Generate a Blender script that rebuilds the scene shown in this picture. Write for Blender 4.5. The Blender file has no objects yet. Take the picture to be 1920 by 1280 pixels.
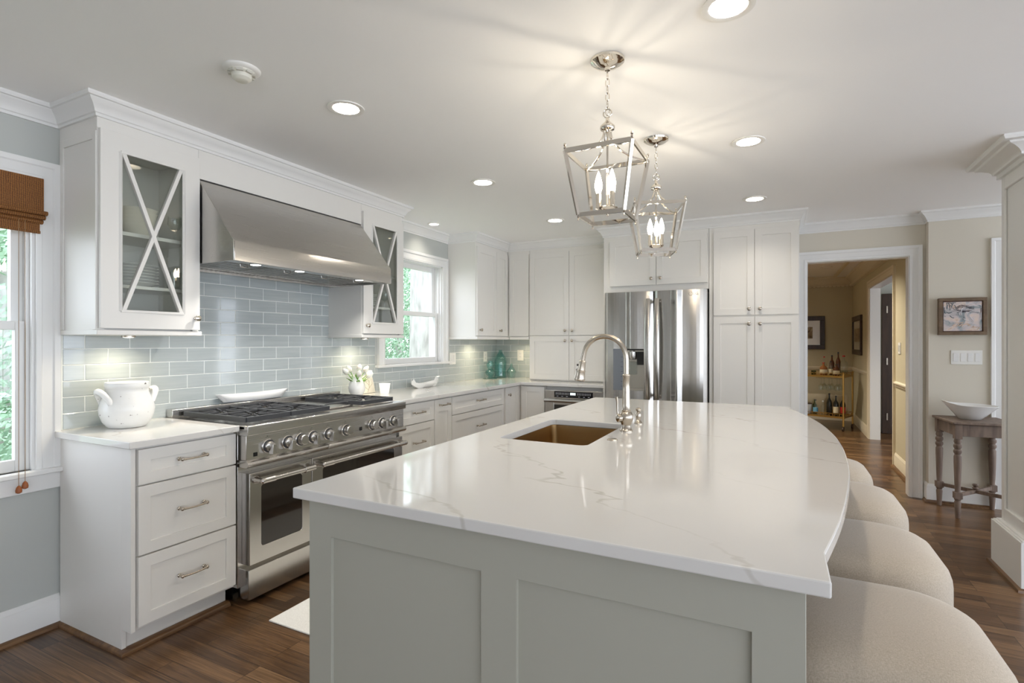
import bpy, bmesh, math, random
from mathutils import Vector, Matrix

random.seed(7)
SC = bpy.context.scene
COL = SC.collection

# ------------------------------------------------------------------ camera, world, exposure
cam_d = bpy.data.cameras.new('camera'); cam = bpy.data.objects.new('camera', cam_d); COL.objects.link(cam)
cam.location = (0, 0, 1.33)
cam.rotation_euler = (math.radians(90), 0, math.radians(26.76))
cam_d.sensor_width = 36; cam_d.lens = 990.0 / 1920 * 36; cam_d.shift_y = 1.0 / 1920
cam_d.clip_start = 0.02; cam_d.clip_end = 200
SC.camera = cam

world = bpy.data.worlds.new('world'); SC.world = world; world.use_nodes = True
wb = world.node_tree.nodes['Background']
wb.inputs[0].default_value = (0.82, 0.89, 1.0, 1); wb.inputs[1].default_value = 5.0

SC.view_settings.view_transform = 'Standard'; SC.view_settings.look = 'None'
SC.view_settings.exposure = 0.1; SC.view_settings.gamma = 1.0; SC.view_settings.use_curve_mapping = False
try:
    SC.cycles.use_denoising = True; SC.cycles.denoiser = 'OPENIMAGEDENOISE'
    SC.cycles.max_bounces = 12; SC.cycles.diffuse_bounces = 7; SC.cycles.glossy_bounces = 5
    SC.cycles.transmission_bounces = 8; SC.cycles.transparent_max_bounces = 16
    SC.cycles.sample_clamp_indirect = 6.0
    SC.cycles.caustics_reflective = False; SC.cycles.caustics_refractive = False
    SC.cycles.use_light_tree = True
except Exception:
    pass

def area_light(name, loc, rot, sx, sy, power, color, portal=False, spread=180, shape='RECTANGLE'):
    d = bpy.data.lights.new(name, 'AREA'); d.shape = shape; d.size = sx; d.size_y = sy
    d.energy = power; d.color = color; d.spread = math.radians(spread)
    if portal: d.cycles.is_portal = True
    o = bpy.data.objects.new(name, d); o.location = loc; o.rotation_euler = rot; COL.objects.link(o)
    return o
HP = math.pi / 2
# sky portals in the seen and added window openings (sampling aids for the world's daylight)
area_light('daylight_portal', (-3.2, 0.735, 1.41), (0, -HP, 0), 1.35, 0.9, 1, (1, 1, 1), True)
area_light('daylight_portal', (-3.2, 3.995, 1.6), (0, -HP, 0), 0.98, 0.9, 1, (1, 1, 1), True)
area_light('daylight_portal', (0.9, -3.6, 1.2), (HP, 0, math.pi), 7.4, 2.1, 1, (1, 1, 1), True)
area_light('daylight_portal', (4.9, 0.95, 1.2), (0, HP, 0), 2.1, 8.5, 1, (1, 1, 1), True)
area_light('daylight_portal', (4.0, 7.4, 1.3), (0, HP, 0), 2.0, 2.4, 1, (1, 1, 1), True)

WARM = (1.0, 0.83, 0.62); SOFT = (1.0, 0.92, 0.81)
CEIL = 2.42
W = -3.03

# ------------------------------------------------------------------ materials
def srgb(r, g, b):
    f = lambda v: (v / 255 / 12.92) if v / 255 <= 0.04045 else ((v / 255 + 0.055) / 1.055) ** 2.4
    return (f(r), f(g), f(b), 1)
def mat(name, col, rough=0.5, metal=0.0, **kw):
    m = bpy.data.materials.new(name); m.use_nodes = True
    b = m.node_tree.nodes['Principled BSDF']
    b.inputs['Base Color'].default_value = col; b.inputs['Roughness'].default_value = rough
    b.inputs['Metallic'].default_value = metal
    for k, v in kw.items():
        b.inputs[k.replace('_', ' ')].default_value = v
    return m
def N(m, t, **kw):
    n = m.node_tree.nodes.new(t)
    for k, v in kw.items(): setattr(n, k, v)
    return n
def L(m, a, b): m.node_tree.links.new(a, b)
def coords(m, scale=(1, 1, 1), rot=(0, 0, 0), kind='Object'):
    tc = N(m, 'ShaderNodeTexCoord'); mp = N(m, 'ShaderNodeMapping')
    mp.inputs['Scale'].default_value = scale; mp.inputs['Rotation'].default_value = rot
    L(m, tc.outputs[kind], mp.inputs['Vector']); return mp.outputs['Vector']
def bump_noise(m, scale, strength, dist=0.001, vec=None, detail=3):
    b = m.node_tree.nodes['Principled BSDF']
    n = N(m, 'ShaderNodeTexNoise'); n.inputs['Scale'].default_value = scale; n.inputs['Detail'].default_value = detail
    L(m, vec if vec else coords(m), n.inputs['Vector'])
    u = N(m, 'ShaderNodeBump'); u.inputs['Strength'].default_value = strength; u.inputs['Distance'].default_value = dist
    L(m, n.outputs['Fac'], u.inputs['Height']); L(m, u.outputs['Normal'], b.inputs['Normal'])
    return n
def ramp(m, fac, stops):
    r = N(m, 'ShaderNodeValToRGB'); e = r.color_ramp.elements
    while len(e) < len(stops): e.new(0.5)
    for i, (p, c) in enumerate(stops): e[i].position = p; e[i].color = c
    L(m, fac, r.inputs['Fac']); return r.outputs['Color']
def bsdf(m): return m.node_tree.nodes['Principled BSDF']

CAB = mat('white_cabinet_paint', srgb(227, 225, 220), 0.38); bump_noise(CAB, 60, 0.04)
TRIM = mat('white_trim_paint', srgb(230, 230, 228), 0.35); bump_noise(TRIM, 50, 0.04)
ISL = mat('grey_island_paint', srgb(172, 171, 159), 0.42); bump_noise(ISL, 60, 0.05)
CEILM = mat('ceiling_paint', srgb(248, 248, 247), 0.9); bump_noise(CEILM, 120, 0.05)
WALLM = mat('grey_green_wall_paint', srgb(187, 190, 186), 0.85); bump_noise(WALLM, 150, 0.08)
WALLR = mat('greige_wall_paint', srgb(214, 208, 194), 0.85); bump_noise(WALLR, 150, 0.08)
TAN = mat('tan_wall_paint', srgb(202, 193, 166), 0.85); bump_noise(TAN, 150, 0.08)
TANTRIM = mat('cream_trim_paint', srgb(228, 218, 196), 0.45)
CHROME = mat('polished_nickel', (0.76, 0.71, 0.63, 1), 0.08, 1.0)
NICKEL = mat('brushed_nickel', (0.50, 0.45, 0.38, 1), 0.27, 1.0); bump_noise(NICKEL, 300, 0.05)
BLACKM = mat('cast_iron', (0.045, 0.047, 0.052, 1), 0.45); bump_noise(BLACKM, 400, 0.3, 0.0006)
DARK = mat('black_gap', (0.01, 0.01, 0.01, 1), 0.6)
PLASTIC = mat('white_plastic', srgb(236, 235, 230), 0.35)
CERAM = mat('white_ceramic', srgb(236, 236, 234), 0.14, Coat_Weight=0.3)
CREAM = mat('cream_ceramic', srgb(233, 228, 215), 0.2)
PORC = mat('bright_porcelain', srgb(240, 240, 238), 0.1)

def steel(name, axis_scale, col=(0.60, 0.58, 0.55, 1), rough=0.24, st=0.12):
    m = mat(name, col, rough, 1.0)
    v = coords(m, axis_scale)
    n = bump_noise(m, 1.0, st, 0.0004, v, 4)
    r = N(m, 'ShaderNodeMapRange'); r.inputs['To Min'].default_value = rough - 0.05; r.inputs['To Max'].default_value = rough + 0.08
    L(m, n.outputs['Fac'], r.inputs['Value']); L(m, r.outputs['Result'], bsdf(m).inputs['Roughness'])
    return m
STEEL_H = steel('horizontal_brushed_steel', (300, 3, 300))
STEEL_V = steel('vertical_brushed_steel', (500, 500, 2.5), col=(0.52, 0.50, 0.47, 1), rough=0.2, st=0.16)
STEEL_S = steel('smooth_steel', (60, 60, 60), rough=0.22, st=0.04)
SINKM = steel('steel_with_reflection_tint', (200, 8, 200), col=(0.42, 0.28, 0.13, 1), rough=0.3)  # bronze tint paints warm reflections into the colour of plain stainless steel

def glass_sheet(name, tint=(1, 1, 1, 1), spec=1.0, rough=0.0):
    m = bpy.data.materials.new(name); m.use_nodes = True; nt = m.node_tree; nt.nodes.clear()
    o = nt.nodes.new('ShaderNodeOutputMaterial'); mx = nt.nodes.new('ShaderNodeMixShader')
    t = nt.nodes.new('ShaderNodeBsdfTransparent'); t.inputs[0].default_value = tint
    g = nt.nodes.new('ShaderNodeBsdfGlossy'); g.inputs['Roughness'].default_value = rough
    f = nt.nodes.new('ShaderNodeLayerWeight'); f.inputs[0].default_value = 0.5
    pw = nt.nodes.new('ShaderNodeMath'); pw.operation = 'POWER'; pw.inputs[1].default_value = 5.0
    ml = nt.nodes.new('ShaderNodeMath'); ml.operation = 'MULTIPLY_ADD'; ml.inputs[1].default_value = 0.9 * spec; ml.inputs[2].default_value = 0.045 * spec; ml.use_clamp = True
    nt.links.new(f.outputs['Facing'], pw.inputs[0]); nt.links.new(pw.outputs[0], ml.inputs[0]); nt.links.new(ml.outputs[0], mx.inputs[0])
    nt.links.new(t.outputs[0], mx.inputs[1]); nt.links.new(g.outputs[0], mx.inputs[2]); nt.links.new(mx.outputs[0], o.inputs[0])
    return m
GLASS = glass_sheet('window_glass')
CABGLASS = glass_sheet('cabinet_glass', (0.93, 0.95, 0.93, 1), 1.3)
CLEAR = glass_sheet('clear_glassware', (0.93, 0.95, 0.94, 1), 1.6, 0.02)
AQUA = glass_sheet('aqua_glass', (0.77, 0.93, 0.92, 1), 1.8, 0.02)
AQUA2 = glass_sheet('pale_aqua_glass', (0.85, 0.95, 0.95, 1), 1.8, 0.02)
GREENB = glass_sheet('green_bottle_glass', (0.35, 0.5, 0.3, 1), 1.4, 0.02)
AMBER = mat('amber_bottle', (0.10, 0.03, 0.01, 1), 0.1)
WHISKY = mat('whisky_bottle', (0.30, 0.11, 0.03, 1), 0.1)
WINE = mat('dark_wine_bottle', (0.012, 0.012, 0.010, 1), 0.12)
LABELM = mat('paper_label', (0.72, 0.62, 0.42, 1), 0.6)
BLUEL = mat('blue_paper_label', (0.15, 0.38, 0.55, 1), 0.6)
REDM = mat('red_cap', (0.5, 0.03, 0.02, 1), 0.4)
GOLD = mat('brushed_gold', (0.62, 0.40, 0.13, 1), 0.3, 1.0)
def emit(name, col, st):
    m = mat(name, (0.9, 0.9, 0.9, 1), 0.5); b = bsdf(m)
    b.inputs['Emission Color'].default_value = (*col, 1); b.inputs['Emission Strength'].default_value = st
    return m
LAMP = emit('recessed_lamp_glow', (1.0, 0.90, 0.78), 9)
PUCK = emit('puck_lamp_glow', (1.0, 0.96, 0.88), 8)
BULB = emit('candle_bulb_glow', (1.0, 0.84, 0.62), 28)
BAFFLE = mat('white_baffle', srgb(240, 236, 228), 0.5)
OVENG = mat('dark_oven_glass', (0.022, 0.016, 0.012, 1), 0.06, Coat_Weight=0.5)
BLACKG = mat('black_control_glass', (0.008, 0.008, 0.010, 1), 0.1)
LCD = emit('lit_display', (0.75, 0.9, 0.9), 0.6)

# floor: stained oak strips laid along X
def floor_material():
    m = mat('stained_oak_strips', (0.1, 0.06, 0.03, 1), 0.28); b = bsdf(m)
    v = coords(m)
    br = N(m, 'ShaderNodeTexBrick'); br.offset = 0.37; br.offset_frequency = 3; br.squash = 1
    br.inputs['Scale'].default_value = 1; br.inputs['Brick Width'].default_value = 0.95; br.inputs['Row Height'].default_value = 0.070
    br.inputs['Mortar Size'].default_value = 0.0012; br.inputs['Mortar Smooth'].default_value = 0.2
    br.inputs['Color1'].default_value = (0.0, 0, 0, 1); br.inputs['Color2'].default_value = (1, 1, 1, 1); br.inputs['Mortar'].default_value = (0, 0, 0, 1)
    L(m, v, br.inputs['Vector'])
    g = N(m, 'ShaderNodeTexNoise'); g.inputs['Scale'].default_value = 1; g.inputs['Detail'].default_value = 6; g.inputs['Distortion'].default_value = 1.2
    # shift the grain from strip to strip
    ad = N(m, 'ShaderNodeVectorMath'); ad.operation = 'MULTIPLY_ADD'
    ad.inputs[1].default_value = (7, 3, 5); L(m, br.outputs['Color'], ad.inputs[0]); L(m, coords(m, (3.0, 90, 1)), ad.inputs[2])
    L(m, ad.outputs[0], g.inputs['Vector'])
    mx = N(m, 'ShaderNodeMath'); mx.operation = 'MULTIPLY_ADD'; mx.inputs[1].default_value = 0.36
    L(m, br.outputs['Color'], mx.inputs[0])
    mg = N(m, 'ShaderNodeMath'); mg.operation = 'MULTIPLY'; mg.inputs[1].default_value = 0.85
    L(m, g.outputs['Fac'], mg.inputs[0]); L(m, mg.outputs[0], mx.inputs[2])
    c = ramp(m, mx.outputs[0], [(0.22, srgb(46, 32, 21)), (0.45, srgb(76, 53, 34)), (0.66, srgb(102, 74, 48)), (0.88, srgb(132, 101, 70))])
    mm = N(m, 'ShaderNodeMixRGB'); mm.inputs[2].default_value = srgb(35, 22, 14)
    L(m, br.outputs['Fac'], mm.inputs[0]); L(m, c, mm.inputs[1]); L(m, mm.outputs[0], b.inputs['Base Color'])
    bu = N(m, 'ShaderNodeBump'); bu.inputs['Strength'].default_value = 0.3; bu.inputs['Distance'].default_value = 0.001
    L(m, g.outputs['Fac'], bu.inputs['Height']); L(m, bu.outputs['Normal'], b.inputs['Normal'])
    return m
FLOOR = floor_material()
def wood(name, c1, c2, scale, rough=0.5):
    m = mat(name, c1, rough); n = N(m, 'ShaderNodeTexNoise'); n.inputs['Scale'].default_value = 1; n.inputs['Detail'].default_value = 5
    L(m, coords(m, scale), n.inputs['Vector']); L(m, ramp(m, n.outputs['Fac'], [(0.3, c1), (0.7, c2)]), bsdf(m).inputs['Base Color']); return m
QROUND = wood('stained_oak_moulding', srgb(84, 58, 38), srgb(122, 90, 58), (40, 6, 40), 0.35)
GREYWOOD = wood('weathered_grey_wood', srgb(108, 92, 82), srgb(140, 122, 108), (40, 40, 5), 0.65)
DARKWOOD = wood('dark_stained_wood', srgb(48, 34, 26), srgb(66, 46, 34), (30, 30, 4), 0.4)
FRAMEWOOD = wood('brown_frame_wood', srgb(98, 80, 62), srgb(124, 103, 80), (25, 25, 25), 0.6)
def quartz():
    m = mat('white_quartz', srgb(220, 218, 214), 0.07, Coat_Weight=0.2); b = bsdf(m)
    w = N(m, 'ShaderNodeTexWave'); w.wave_type = 'BANDS'; w.bands_direction = 'DIAGONAL'
    w.inputs['Scale'].default_value = 0.9; w.inputs['Distortion'].default_value = 5; w.inputs['Detail'].default_value = 5
    w.inputs['Detail Scale'].default_value = 1.3; w.inputs['Detail Roughness'].default_value = 0.62
    L(m, coords(m, (0.7, 1.9, 1), (0, 0, 0.35)), w.inputs['Vector'])
    v = ramp(m, w.outputs['Fac'], [(0.0, (1, 1, 1, 1)), (0.001, (0.35, 0.35, 0.35, 1)), (0.004, (0, 0, 0, 1))])
    n = N(m, 'ShaderNodeTexNoise'); n.inputs['Scale'].default_value = 2.3; n.inputs['Detail'].default_value = 3
    L(m, coords(m), n.inputs['Vector'])
    k = ramp(m, n.outputs['Fac'], [(0.42, (0, 0, 0, 1)), (0.62, (1, 1, 1, 1))])
    mu = N(m, 'ShaderNodeMath'); mu.operation = 'MULTIPLY'; L(m, v, mu.inputs[0]); L(m, k, mu.inputs[1])
    mx = N(m, 'ShaderNodeMixRGB'); mx.inputs[1].default_value = srgb(220, 218, 214); mx.inputs[2].default_value = srgb(197, 193, 185)
    L(m, mu.outputs[0], mx.inputs[0]); L(m, mx.outputs[0], b.inputs['Base Color']); return m
QUARTZ = quartz()
TILEM = mat('grey_green_glass_tile', srgb(172, 181, 178), 0.09, Coat_Weight=0.4)
def tile_vary():
    n = N(TILEM, 'ShaderNodeTexNoise'); n.inputs['Scale'].default_value = 1; n.inputs['Detail'].default_value = 3
    L(TILEM, coords(TILEM, (4, 4, 60)), n.inputs['Vector'])
    L(TILEM, ramp(TILEM, n.outputs['Fac'], [(0.3, srgb(170, 178, 179)), (0.7, srgb(181, 188, 188))]), bsdf(TILEM).inputs['Base Color'])
tile_vary()
GROUT = mat('pale_grout', srgb(236, 238, 234), 0.7)
def fabric(name, c1, c2, s=900):
    m = mat(name, c1, 0.85, Sheen_Weight=0.25); n = N(m, 'ShaderNodeTexNoise'); n.inputs['Scale'].default_value = 1; n.inputs['Detail'].default_value = 2
    L(m, coords(m, (s, s * 0.25, s * 0.25)), n.inputs['Vector']); n2 = N(m, 'ShaderNodeTexNoise'); n2.inputs['Scale'].default_value = 1
    L(m, coords(m, (s * .25, s, s * .25)), n2.inputs['Vector'])
    a = N(m, 'ShaderNodeMath'); a.operation = 'ADD'; L(m, n.outputs['Fac'], a.inputs[0]); L(m, n2.outputs['Fac'], a.inputs[1])
    h = N(m, 'ShaderNodeMath'); h.operation = 'MULTIPLY'; h.inputs[1].default_value = 0.5; L(m, a.outputs[0], h.inputs[0])
    L(m, ramp(m, h.outputs[0], [(0.35, c1), (0.65, c2)]), bsdf(m).inputs['Base Color'])
    u = N(m, 'ShaderNodeBump'); u.inputs['Strength'].default_value = 0.25; u.inputs['Distance'].default_value = 0.0008
    L(m, h.outputs[0], u.inputs['Height']); L(m, u.outputs['Normal'], bsdf(m).inputs['Normal']); return m
LINEN = fabric('oatmeal_linen', srgb(166, 153, 135), srgb(192, 179, 161))
def bamboo():
    m = mat('woven_bamboo', srgb(150, 96, 44), 0.7); w = N(m, 'ShaderNodeTexWave'); w.bands_direction = 'Z'
    w.inputs['Scale'].default_value = 55; w.inputs['Distortion'].default_value = 2.5; w.inputs['Detail Scale'].default_value = 6
    L(m, coords(m), w.inputs['Vector'])
    w2 = N(m, 'ShaderNodeTexWave'); w2.bands_direction = 'Y'; w2.inputs['Scale'].default_value = 42; w2.inputs['Distortion'].default_value = 3
    L(m, coords(m), w2.inputs['Vector'])
    mu = N(m, 'ShaderNodeMath'); mu.operation = 'MULTIPLY_ADD'; mu.inputs[1].default_value = 0.6; L(m, w.outputs['Fac'], mu.inputs[0])
    m3 = N(m, 'ShaderNodeMath'); m3.operation = 'MULTIPLY'; m3.inputs[1].default_value = 0.4; L(m, w2.outputs['Fac'], m3.inputs[0]); L(m, m3.outputs[0], mu.inputs[2])
    L(m, ramp(m, mu.outputs[0], [(0.1, srgb(70, 40, 14)), (0.5, srgb(124, 76, 30)), (0.95, srgb(164, 112, 54))]), bsdf(m).inputs['Base Color'])
    u = N(m, 'ShaderNodeBump'); u.inputs['Strength'].default_value = 0.6; u.inputs['Distance'].default_value = 0.002
    L(m, mu.outputs[0], u.inputs['Height']); L(m, u.outputs['Normal'], bsdf(m).inputs['Normal']); return m
BAMBOO = bamboo()
def crackle():
    m = mat('distressed_white_glaze', srgb(232, 232, 229), 0.25); n = N(m, 'ShaderNodeTexNoise'); n.inputs['Scale'].default_value = 42; n.inputs['Detail'].default_value = 8
    L(m, coords(m), n.inputs['Vector'])
    L(m, ramp(m, n.outputs['Fac'], [(0.0, srgb(80, 74, 70)), (0.300, srgb(120, 114, 110)), (0.312, srgb(232, 232, 229)), (1, srgb(236, 236, 233))]), bsdf(m).inputs['Base Color']); return m
CRACKLE = crackle()
def artwork(name, seed, cols, sc=5):
    m = mat(name, cols[0], 0.6); n = N(m, 'ShaderNodeTexNoise'); n.inputs['Scale'].default_value = sc; n.inputs['Detail'].default_value = 7; n.inputs['Distortion'].default_value = 1.6
    v = coords(m); a = N(m, 'ShaderNodeVectorMath'); a.operation = 'ADD'; a.inputs[1].default_value = (seed, seed * 2, seed * 3)
    L(m, v, a.inputs[0]); L(m, a.outputs[0], n.inputs['Vector'])
    k = len(cols); L(m, ramp(m, n.outputs['Fac'], [(0.28 + 0.44 * i / (k - 1), c) for i, c in enumerate(cols)]), bsdf(m).inputs['Base Color']); return m
ART = artwork('abstract_grey_pink_painting', 3.3, [srgb(84, 88, 96), srgb(150, 160, 164), srgb(206, 196, 196), srgb(224, 206, 194), srgb(196, 170, 156)], 9)
LEAF = artwork('leaf_green', 1.0, [srgb(98, 134, 104), srgb(136, 168, 138), srgb(178, 202, 176)], 3)
bsdf(LEAF).inputs['Roughness'].default_value = 0.6
BARK = wood('grey_bark', srgb(140, 138, 132), srgb(196, 194, 188), (14, 14, 3), 0.9)
GRASS = artwork('ground_ivy', 2.0, [srgb(112, 126, 100), srgb(150, 162, 132)], 6)
STEM = mat('tulip_stem_green', srgb(120, 170, 66), 0.5)
PETAL = mat('white_petal', srgb(244, 243, 234), 0.5, Subsurface_Weight=0.1)
RUGM = fabric('ivory_rug', srgb(224, 222, 216), srgb(240, 239, 234), 350)
CANDLE = emit('lit_wax', (1.0, 0.93, 0.80), 0.25)

# ------------------------------------------------------------------ mesh builder
class M:
    def __init__(s): s.bm = bmesh.new()
    def box(s, x0, x1, y0, y1, z0, z1):
        if x0 > x1: x0, x1 = x1, x0
        if y0 > y1: y0, y1 = y1, y0
        if z0 > z1: z0, z1 = z1, z0
        v = [s.bm.verts.new(p) for p in ((x0, y0, z0), (x1, y0, z0), (x1, y1, z0), (x0, y1, z0), (x0, y0, z1), (x1, y0, z1), (x1, y1, z1), (x0, y1, z1))]
        for f in ((0, 3, 2, 1), (4, 5, 6, 7), (0, 1, 5, 4), (1, 2, 6, 5), (2, 3, 7, 6), (3, 0, 4, 7)): s.bm.faces.new([v[i] for i in f])
        return s
    def rings(s, rings, cap0=True, cap1=True, closed=False):
        rv = [[s.bm.verts.new(p) for p in r] for r in rings]; n = len(rv[0])
        m = len(rv)
        for i in range(m if closed else m - 1):
            a, b = rv[i], rv[(i + 1) % m]
            for j in range(n):
                q = [a[j], a[(j + 1) % n], b[(j + 1) % n], b[j]]
                try: s.bm.faces.new(q)
                except ValueError: pass
        if not closed:
            if cap0: s.bm.faces.new(rv[0][::-1])
            if cap1: s.bm.faces.new(rv[-1])
        return s
    def lathe(s, o, prof, d=(0, 0, 1), n=28, cap0=True, cap1=True, sx=1, sy=1):
        d = Vector(d).normalized(); q = Vector((0, 0, 1)).rotation_difference(d)
        if abs(d.z + 1) < 1e-6: q = Matrix.Rotation(math.pi, 4, 'X').to_quaternion()
        o = Vector(o); R = []
        for r, h in prof:
            r = max(r, 1e-4)
            R.append([o + q @ Vector((r * sx * math.cos(2 * math.pi * k / n), r * sy * math.sin(2 * math.pi * k / n), h)) for k in range(n)])
        return s.rings(R, cap0, cap1)
    def cyl(s, p0, p1, r0, r1=None, n=20):
        p0 = Vector(p0); p1 = Vector(p1)
        return s.lathe(p0, [(r0, 0), (r0 if r1 is None else r1, (p1 - p0).length)], p1 - p0, n)
    def tube(s, pts, r, n=10, closed=False, flat=None):
        pts = [Vector(p) for p in pts]; R = []; m = len(pts); up = None
        for i, p in enumerate(pts):
            if closed: t = pts[(i + 1) % m] - pts[i - 1]
            else: t = pts[min(i + 1, m - 1)] - pts[max(i - 1, 0)]
            t.normalize()
            if up is None:
                up = Vector((0, 0, 1)) if abs(t.z) < 0.9 else Vector((1, 0, 0))
            a = t.cross(up)
            if a.length < 1e-6: a = t.orthogonal()
            a.normalize(); b = a.cross(t).normalized(); up = b
            rr = r[i] if isinstance(r, (list, tuple)) else r
            fa, fb = flat if flat else (1, 1)
            R.append([p + (a * math.cos(2 * math.pi * k / n) * fa + b * math.sin(2 * math.pi * k / n) * fb) * rr for k in range(n)])
        return s.rings(R, closed=closed)
    def bar(s, p0, p1, w, h, up=(0, 0, 1)):
        p0 = Vector(p0); p1 = Vector(p1); t = (p1 - p0).normalized(); up = Vector(up)
        a = t.cross(up)
        if a.length < 1e-5: a = t.orthogonal()
        a.normalize(); b = a.cross(t)
        c = [a * w / 2 + b * h / 2, -a * w / 2 + b * h / 2, -a * w / 2 - b * h / 2, a * w / 2 - b * h / 2]
        return s.rings([[p0 + k for k in c], [p1 + k for k in c]])
    def prism(s, poly, fn, w0, w1):
        return s.rings([[Vector(fn(u, v, w0)) for u, v in poly], [Vector(fn(u, v, w1)) for u, v in poly]])
    def ball(s, c, r, n=16, sc=(1, 1, 1)):
        m = Matrix.Translation(c) @ Matrix.Diagonal((sc[0], sc[1], sc[2], 1))
        bmesh.ops.create_uvsphere(s.bm, u_segments=n, v_segments=max(6, n * 2 // 3), radius=r, matrix=m); return s
    def moulding(s, path, prof, z, cl=False):
        # prof: (outward, dz) points; outward is to the right of the walking direction
        pts = [Vector((p[0], p[1], 0)) for p in path]; m = len(pts); R = []
        for i, p in enumerate(pts):
            ds = []
            if i > 0 or cl: ds.append((p - pts[i - 1]).normalized())
            if i < m - 1 or cl: ds.append((pts[(i + 1) % m] - p).normalized())
            ns = [Vector((d.y, -d.x, 0)) for d in ds]
            if len(ns) == 2:
                b = (ns[0] + ns[1]); b = b / max(1e-6, b.length_squared) * 2
                if (ns[0] + ns[1]).length < 1e-3: b = ns[0]
            else: b = ns[0]
            R.append([p + b * o + Vector((0, 0, z + dz)) for o, dz in prof])
        return s.rings(R, closed=cl)
    def plate(s, outer, holes, fn, w0, w1):
        # flat board with holes; fn(u, v, w) -> world
        bm = s.bm; tmp = bmesh.new(); es = []
        for loop in [outer] + holes:
            vs = [tmp.verts.new((u, v, 0)) for u, v in loop]
            es += [tmp.edges.new((vs[i], vs[(i + 1) % len(vs)])) for i in range(len(vs))]
        bmesh.ops.triangle_fill(tmp, edges=es, use_beauty=True)
        tmp.verts.index_update()
        A = [bm.verts.new(fn(v.co.x, v.co.y, w0)) for v in tmp.verts]; B = [bm.verts.new(fn(v.co.x, v.co.y, w1)) for v in tmp.verts]
        for f in tmp.faces:
            ix = [v.index for v in f.verts]; bm.faces.new([A[i] for i in ix]); bm.faces.new([B[i] for i in ix[::-1]])
        k = 0
        for loop in [outer] + holes:
            n = len(loop)
            for i in range(n): bm.faces.new([A[k + i], A[k + (i + 1) % n], B[k + (i + 1) % n], B[k + i]])
            k += n
        tmp.free(); return s
    # shaker front. plane 'L' faces +X, 'B' faces -Y, 'R' faces -X; u is the coordinate along the wall
    def P(s, pl, face, n, u, z):
        return (face + n, u, z) if pl == 'L' else ((u, face - n, z) if pl == 'B' else (face - n, u, z))
    def pbox(s, pl, face, n0, n1, u0, u1, z0, z1):
        a = s.P(pl, face, n0, u0, z0); b = s.P(pl, face, n1, u1, z1)
        return s.box(a[0], b[0], a[1], b[1], a[2], b[2])
    def shaker(s, pl, face, u0, u1, z0, z1, th=0.02, rail=0.057, rec=0.008, top=None, hole=False):
        top = top or rail
        if not hole: s.pbox(pl, face, -th + .001, -rec, u0 + rail - .003, u1 - rail + .003, z0 + rail - .003, z1 - top + .003)
        s.plate([(u0, z0), (u1, z0), (u1, z1), (u0, z1)], [[(u0 + rail, z0 + rail), (u1 - rail, z0 + rail), (u1 - rail, z1 - top), (u0 + rail, z1 - top)]], lambda u, v, w: s.P(pl, face, w, u, v), -th, 0)
        return s
    def build(s, name, material, parent=None, bevel=0.0, label=None, smooth=True, seg=2, ang=38, solid=0.0, subd=0):
        bmesh.ops.recalc_face_normals(s.bm, faces=s.bm.faces)
        if parent is not None:
            r = parent
            while r.parent: r = r.parent
            bmesh.ops.translate(s.bm, verts=s.bm.verts, vec=-Vector(r.location))
        me = bpy.data.meshes.new(name); s.bm.to_mesh(me); s.bm.free()
        if smooth:
            for p in me.polygons: p.use_smooth = True
            me.set_sharp_from_angle(angle=math.radians(ang))
        me.materials.append(material)
        o = bpy.data.objects.new(name, me); COL.objects.link(o)
        if parent is not None: o.parent = parent
        if label: o['label'] = label
        if solid:
            md = o.modifiers.new('solid', 'SOLIDIFY'); md.thickness = solid; md.offset = 0
        if subd:
            md = o.modifiers.new('sub', 'SUBSURF'); md.levels = subd; md.render_levels = subd
        if bevel:
            md = o.modifiers.new('bevel', 'BEVEL'); md.width = bevel; md.segments = seg; md.limit_method = 'ANGLE'; md.angle_limit = math.radians(35)
        return o

def tag(o, label, cat, group=None):
    o['label'] = label; o['category'] = cat
    if group: o['group'] = group
    return o
def thing(name, label, cat, loc=(0, 0, 0), group=None):
    o = bpy.data.objects.new(name, None); COL.objects.link(o); o.location = loc; o.empty_display_size = 0.1
    return tag(o, label, cat, group)
def struct(o, label=None):
    o['kind'] = 'structure'
    if label: o['label'] = label
    return o
def dup(root, loc=None, rotz=None, label=None, group=None):
    def cp(o, par):
        c = o.copy(); COL.objects.link(c)
        if par: c.parent = par
        for ch in list(o.children): cp(ch, c)
        return c
    r = cp(root, None)
    if loc is not None: r.location = loc
    if rotz is not None: r.rotation_euler.z = rotz
    if label: r['label'] = label
    if group: r['group'] = group
    return r

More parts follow.
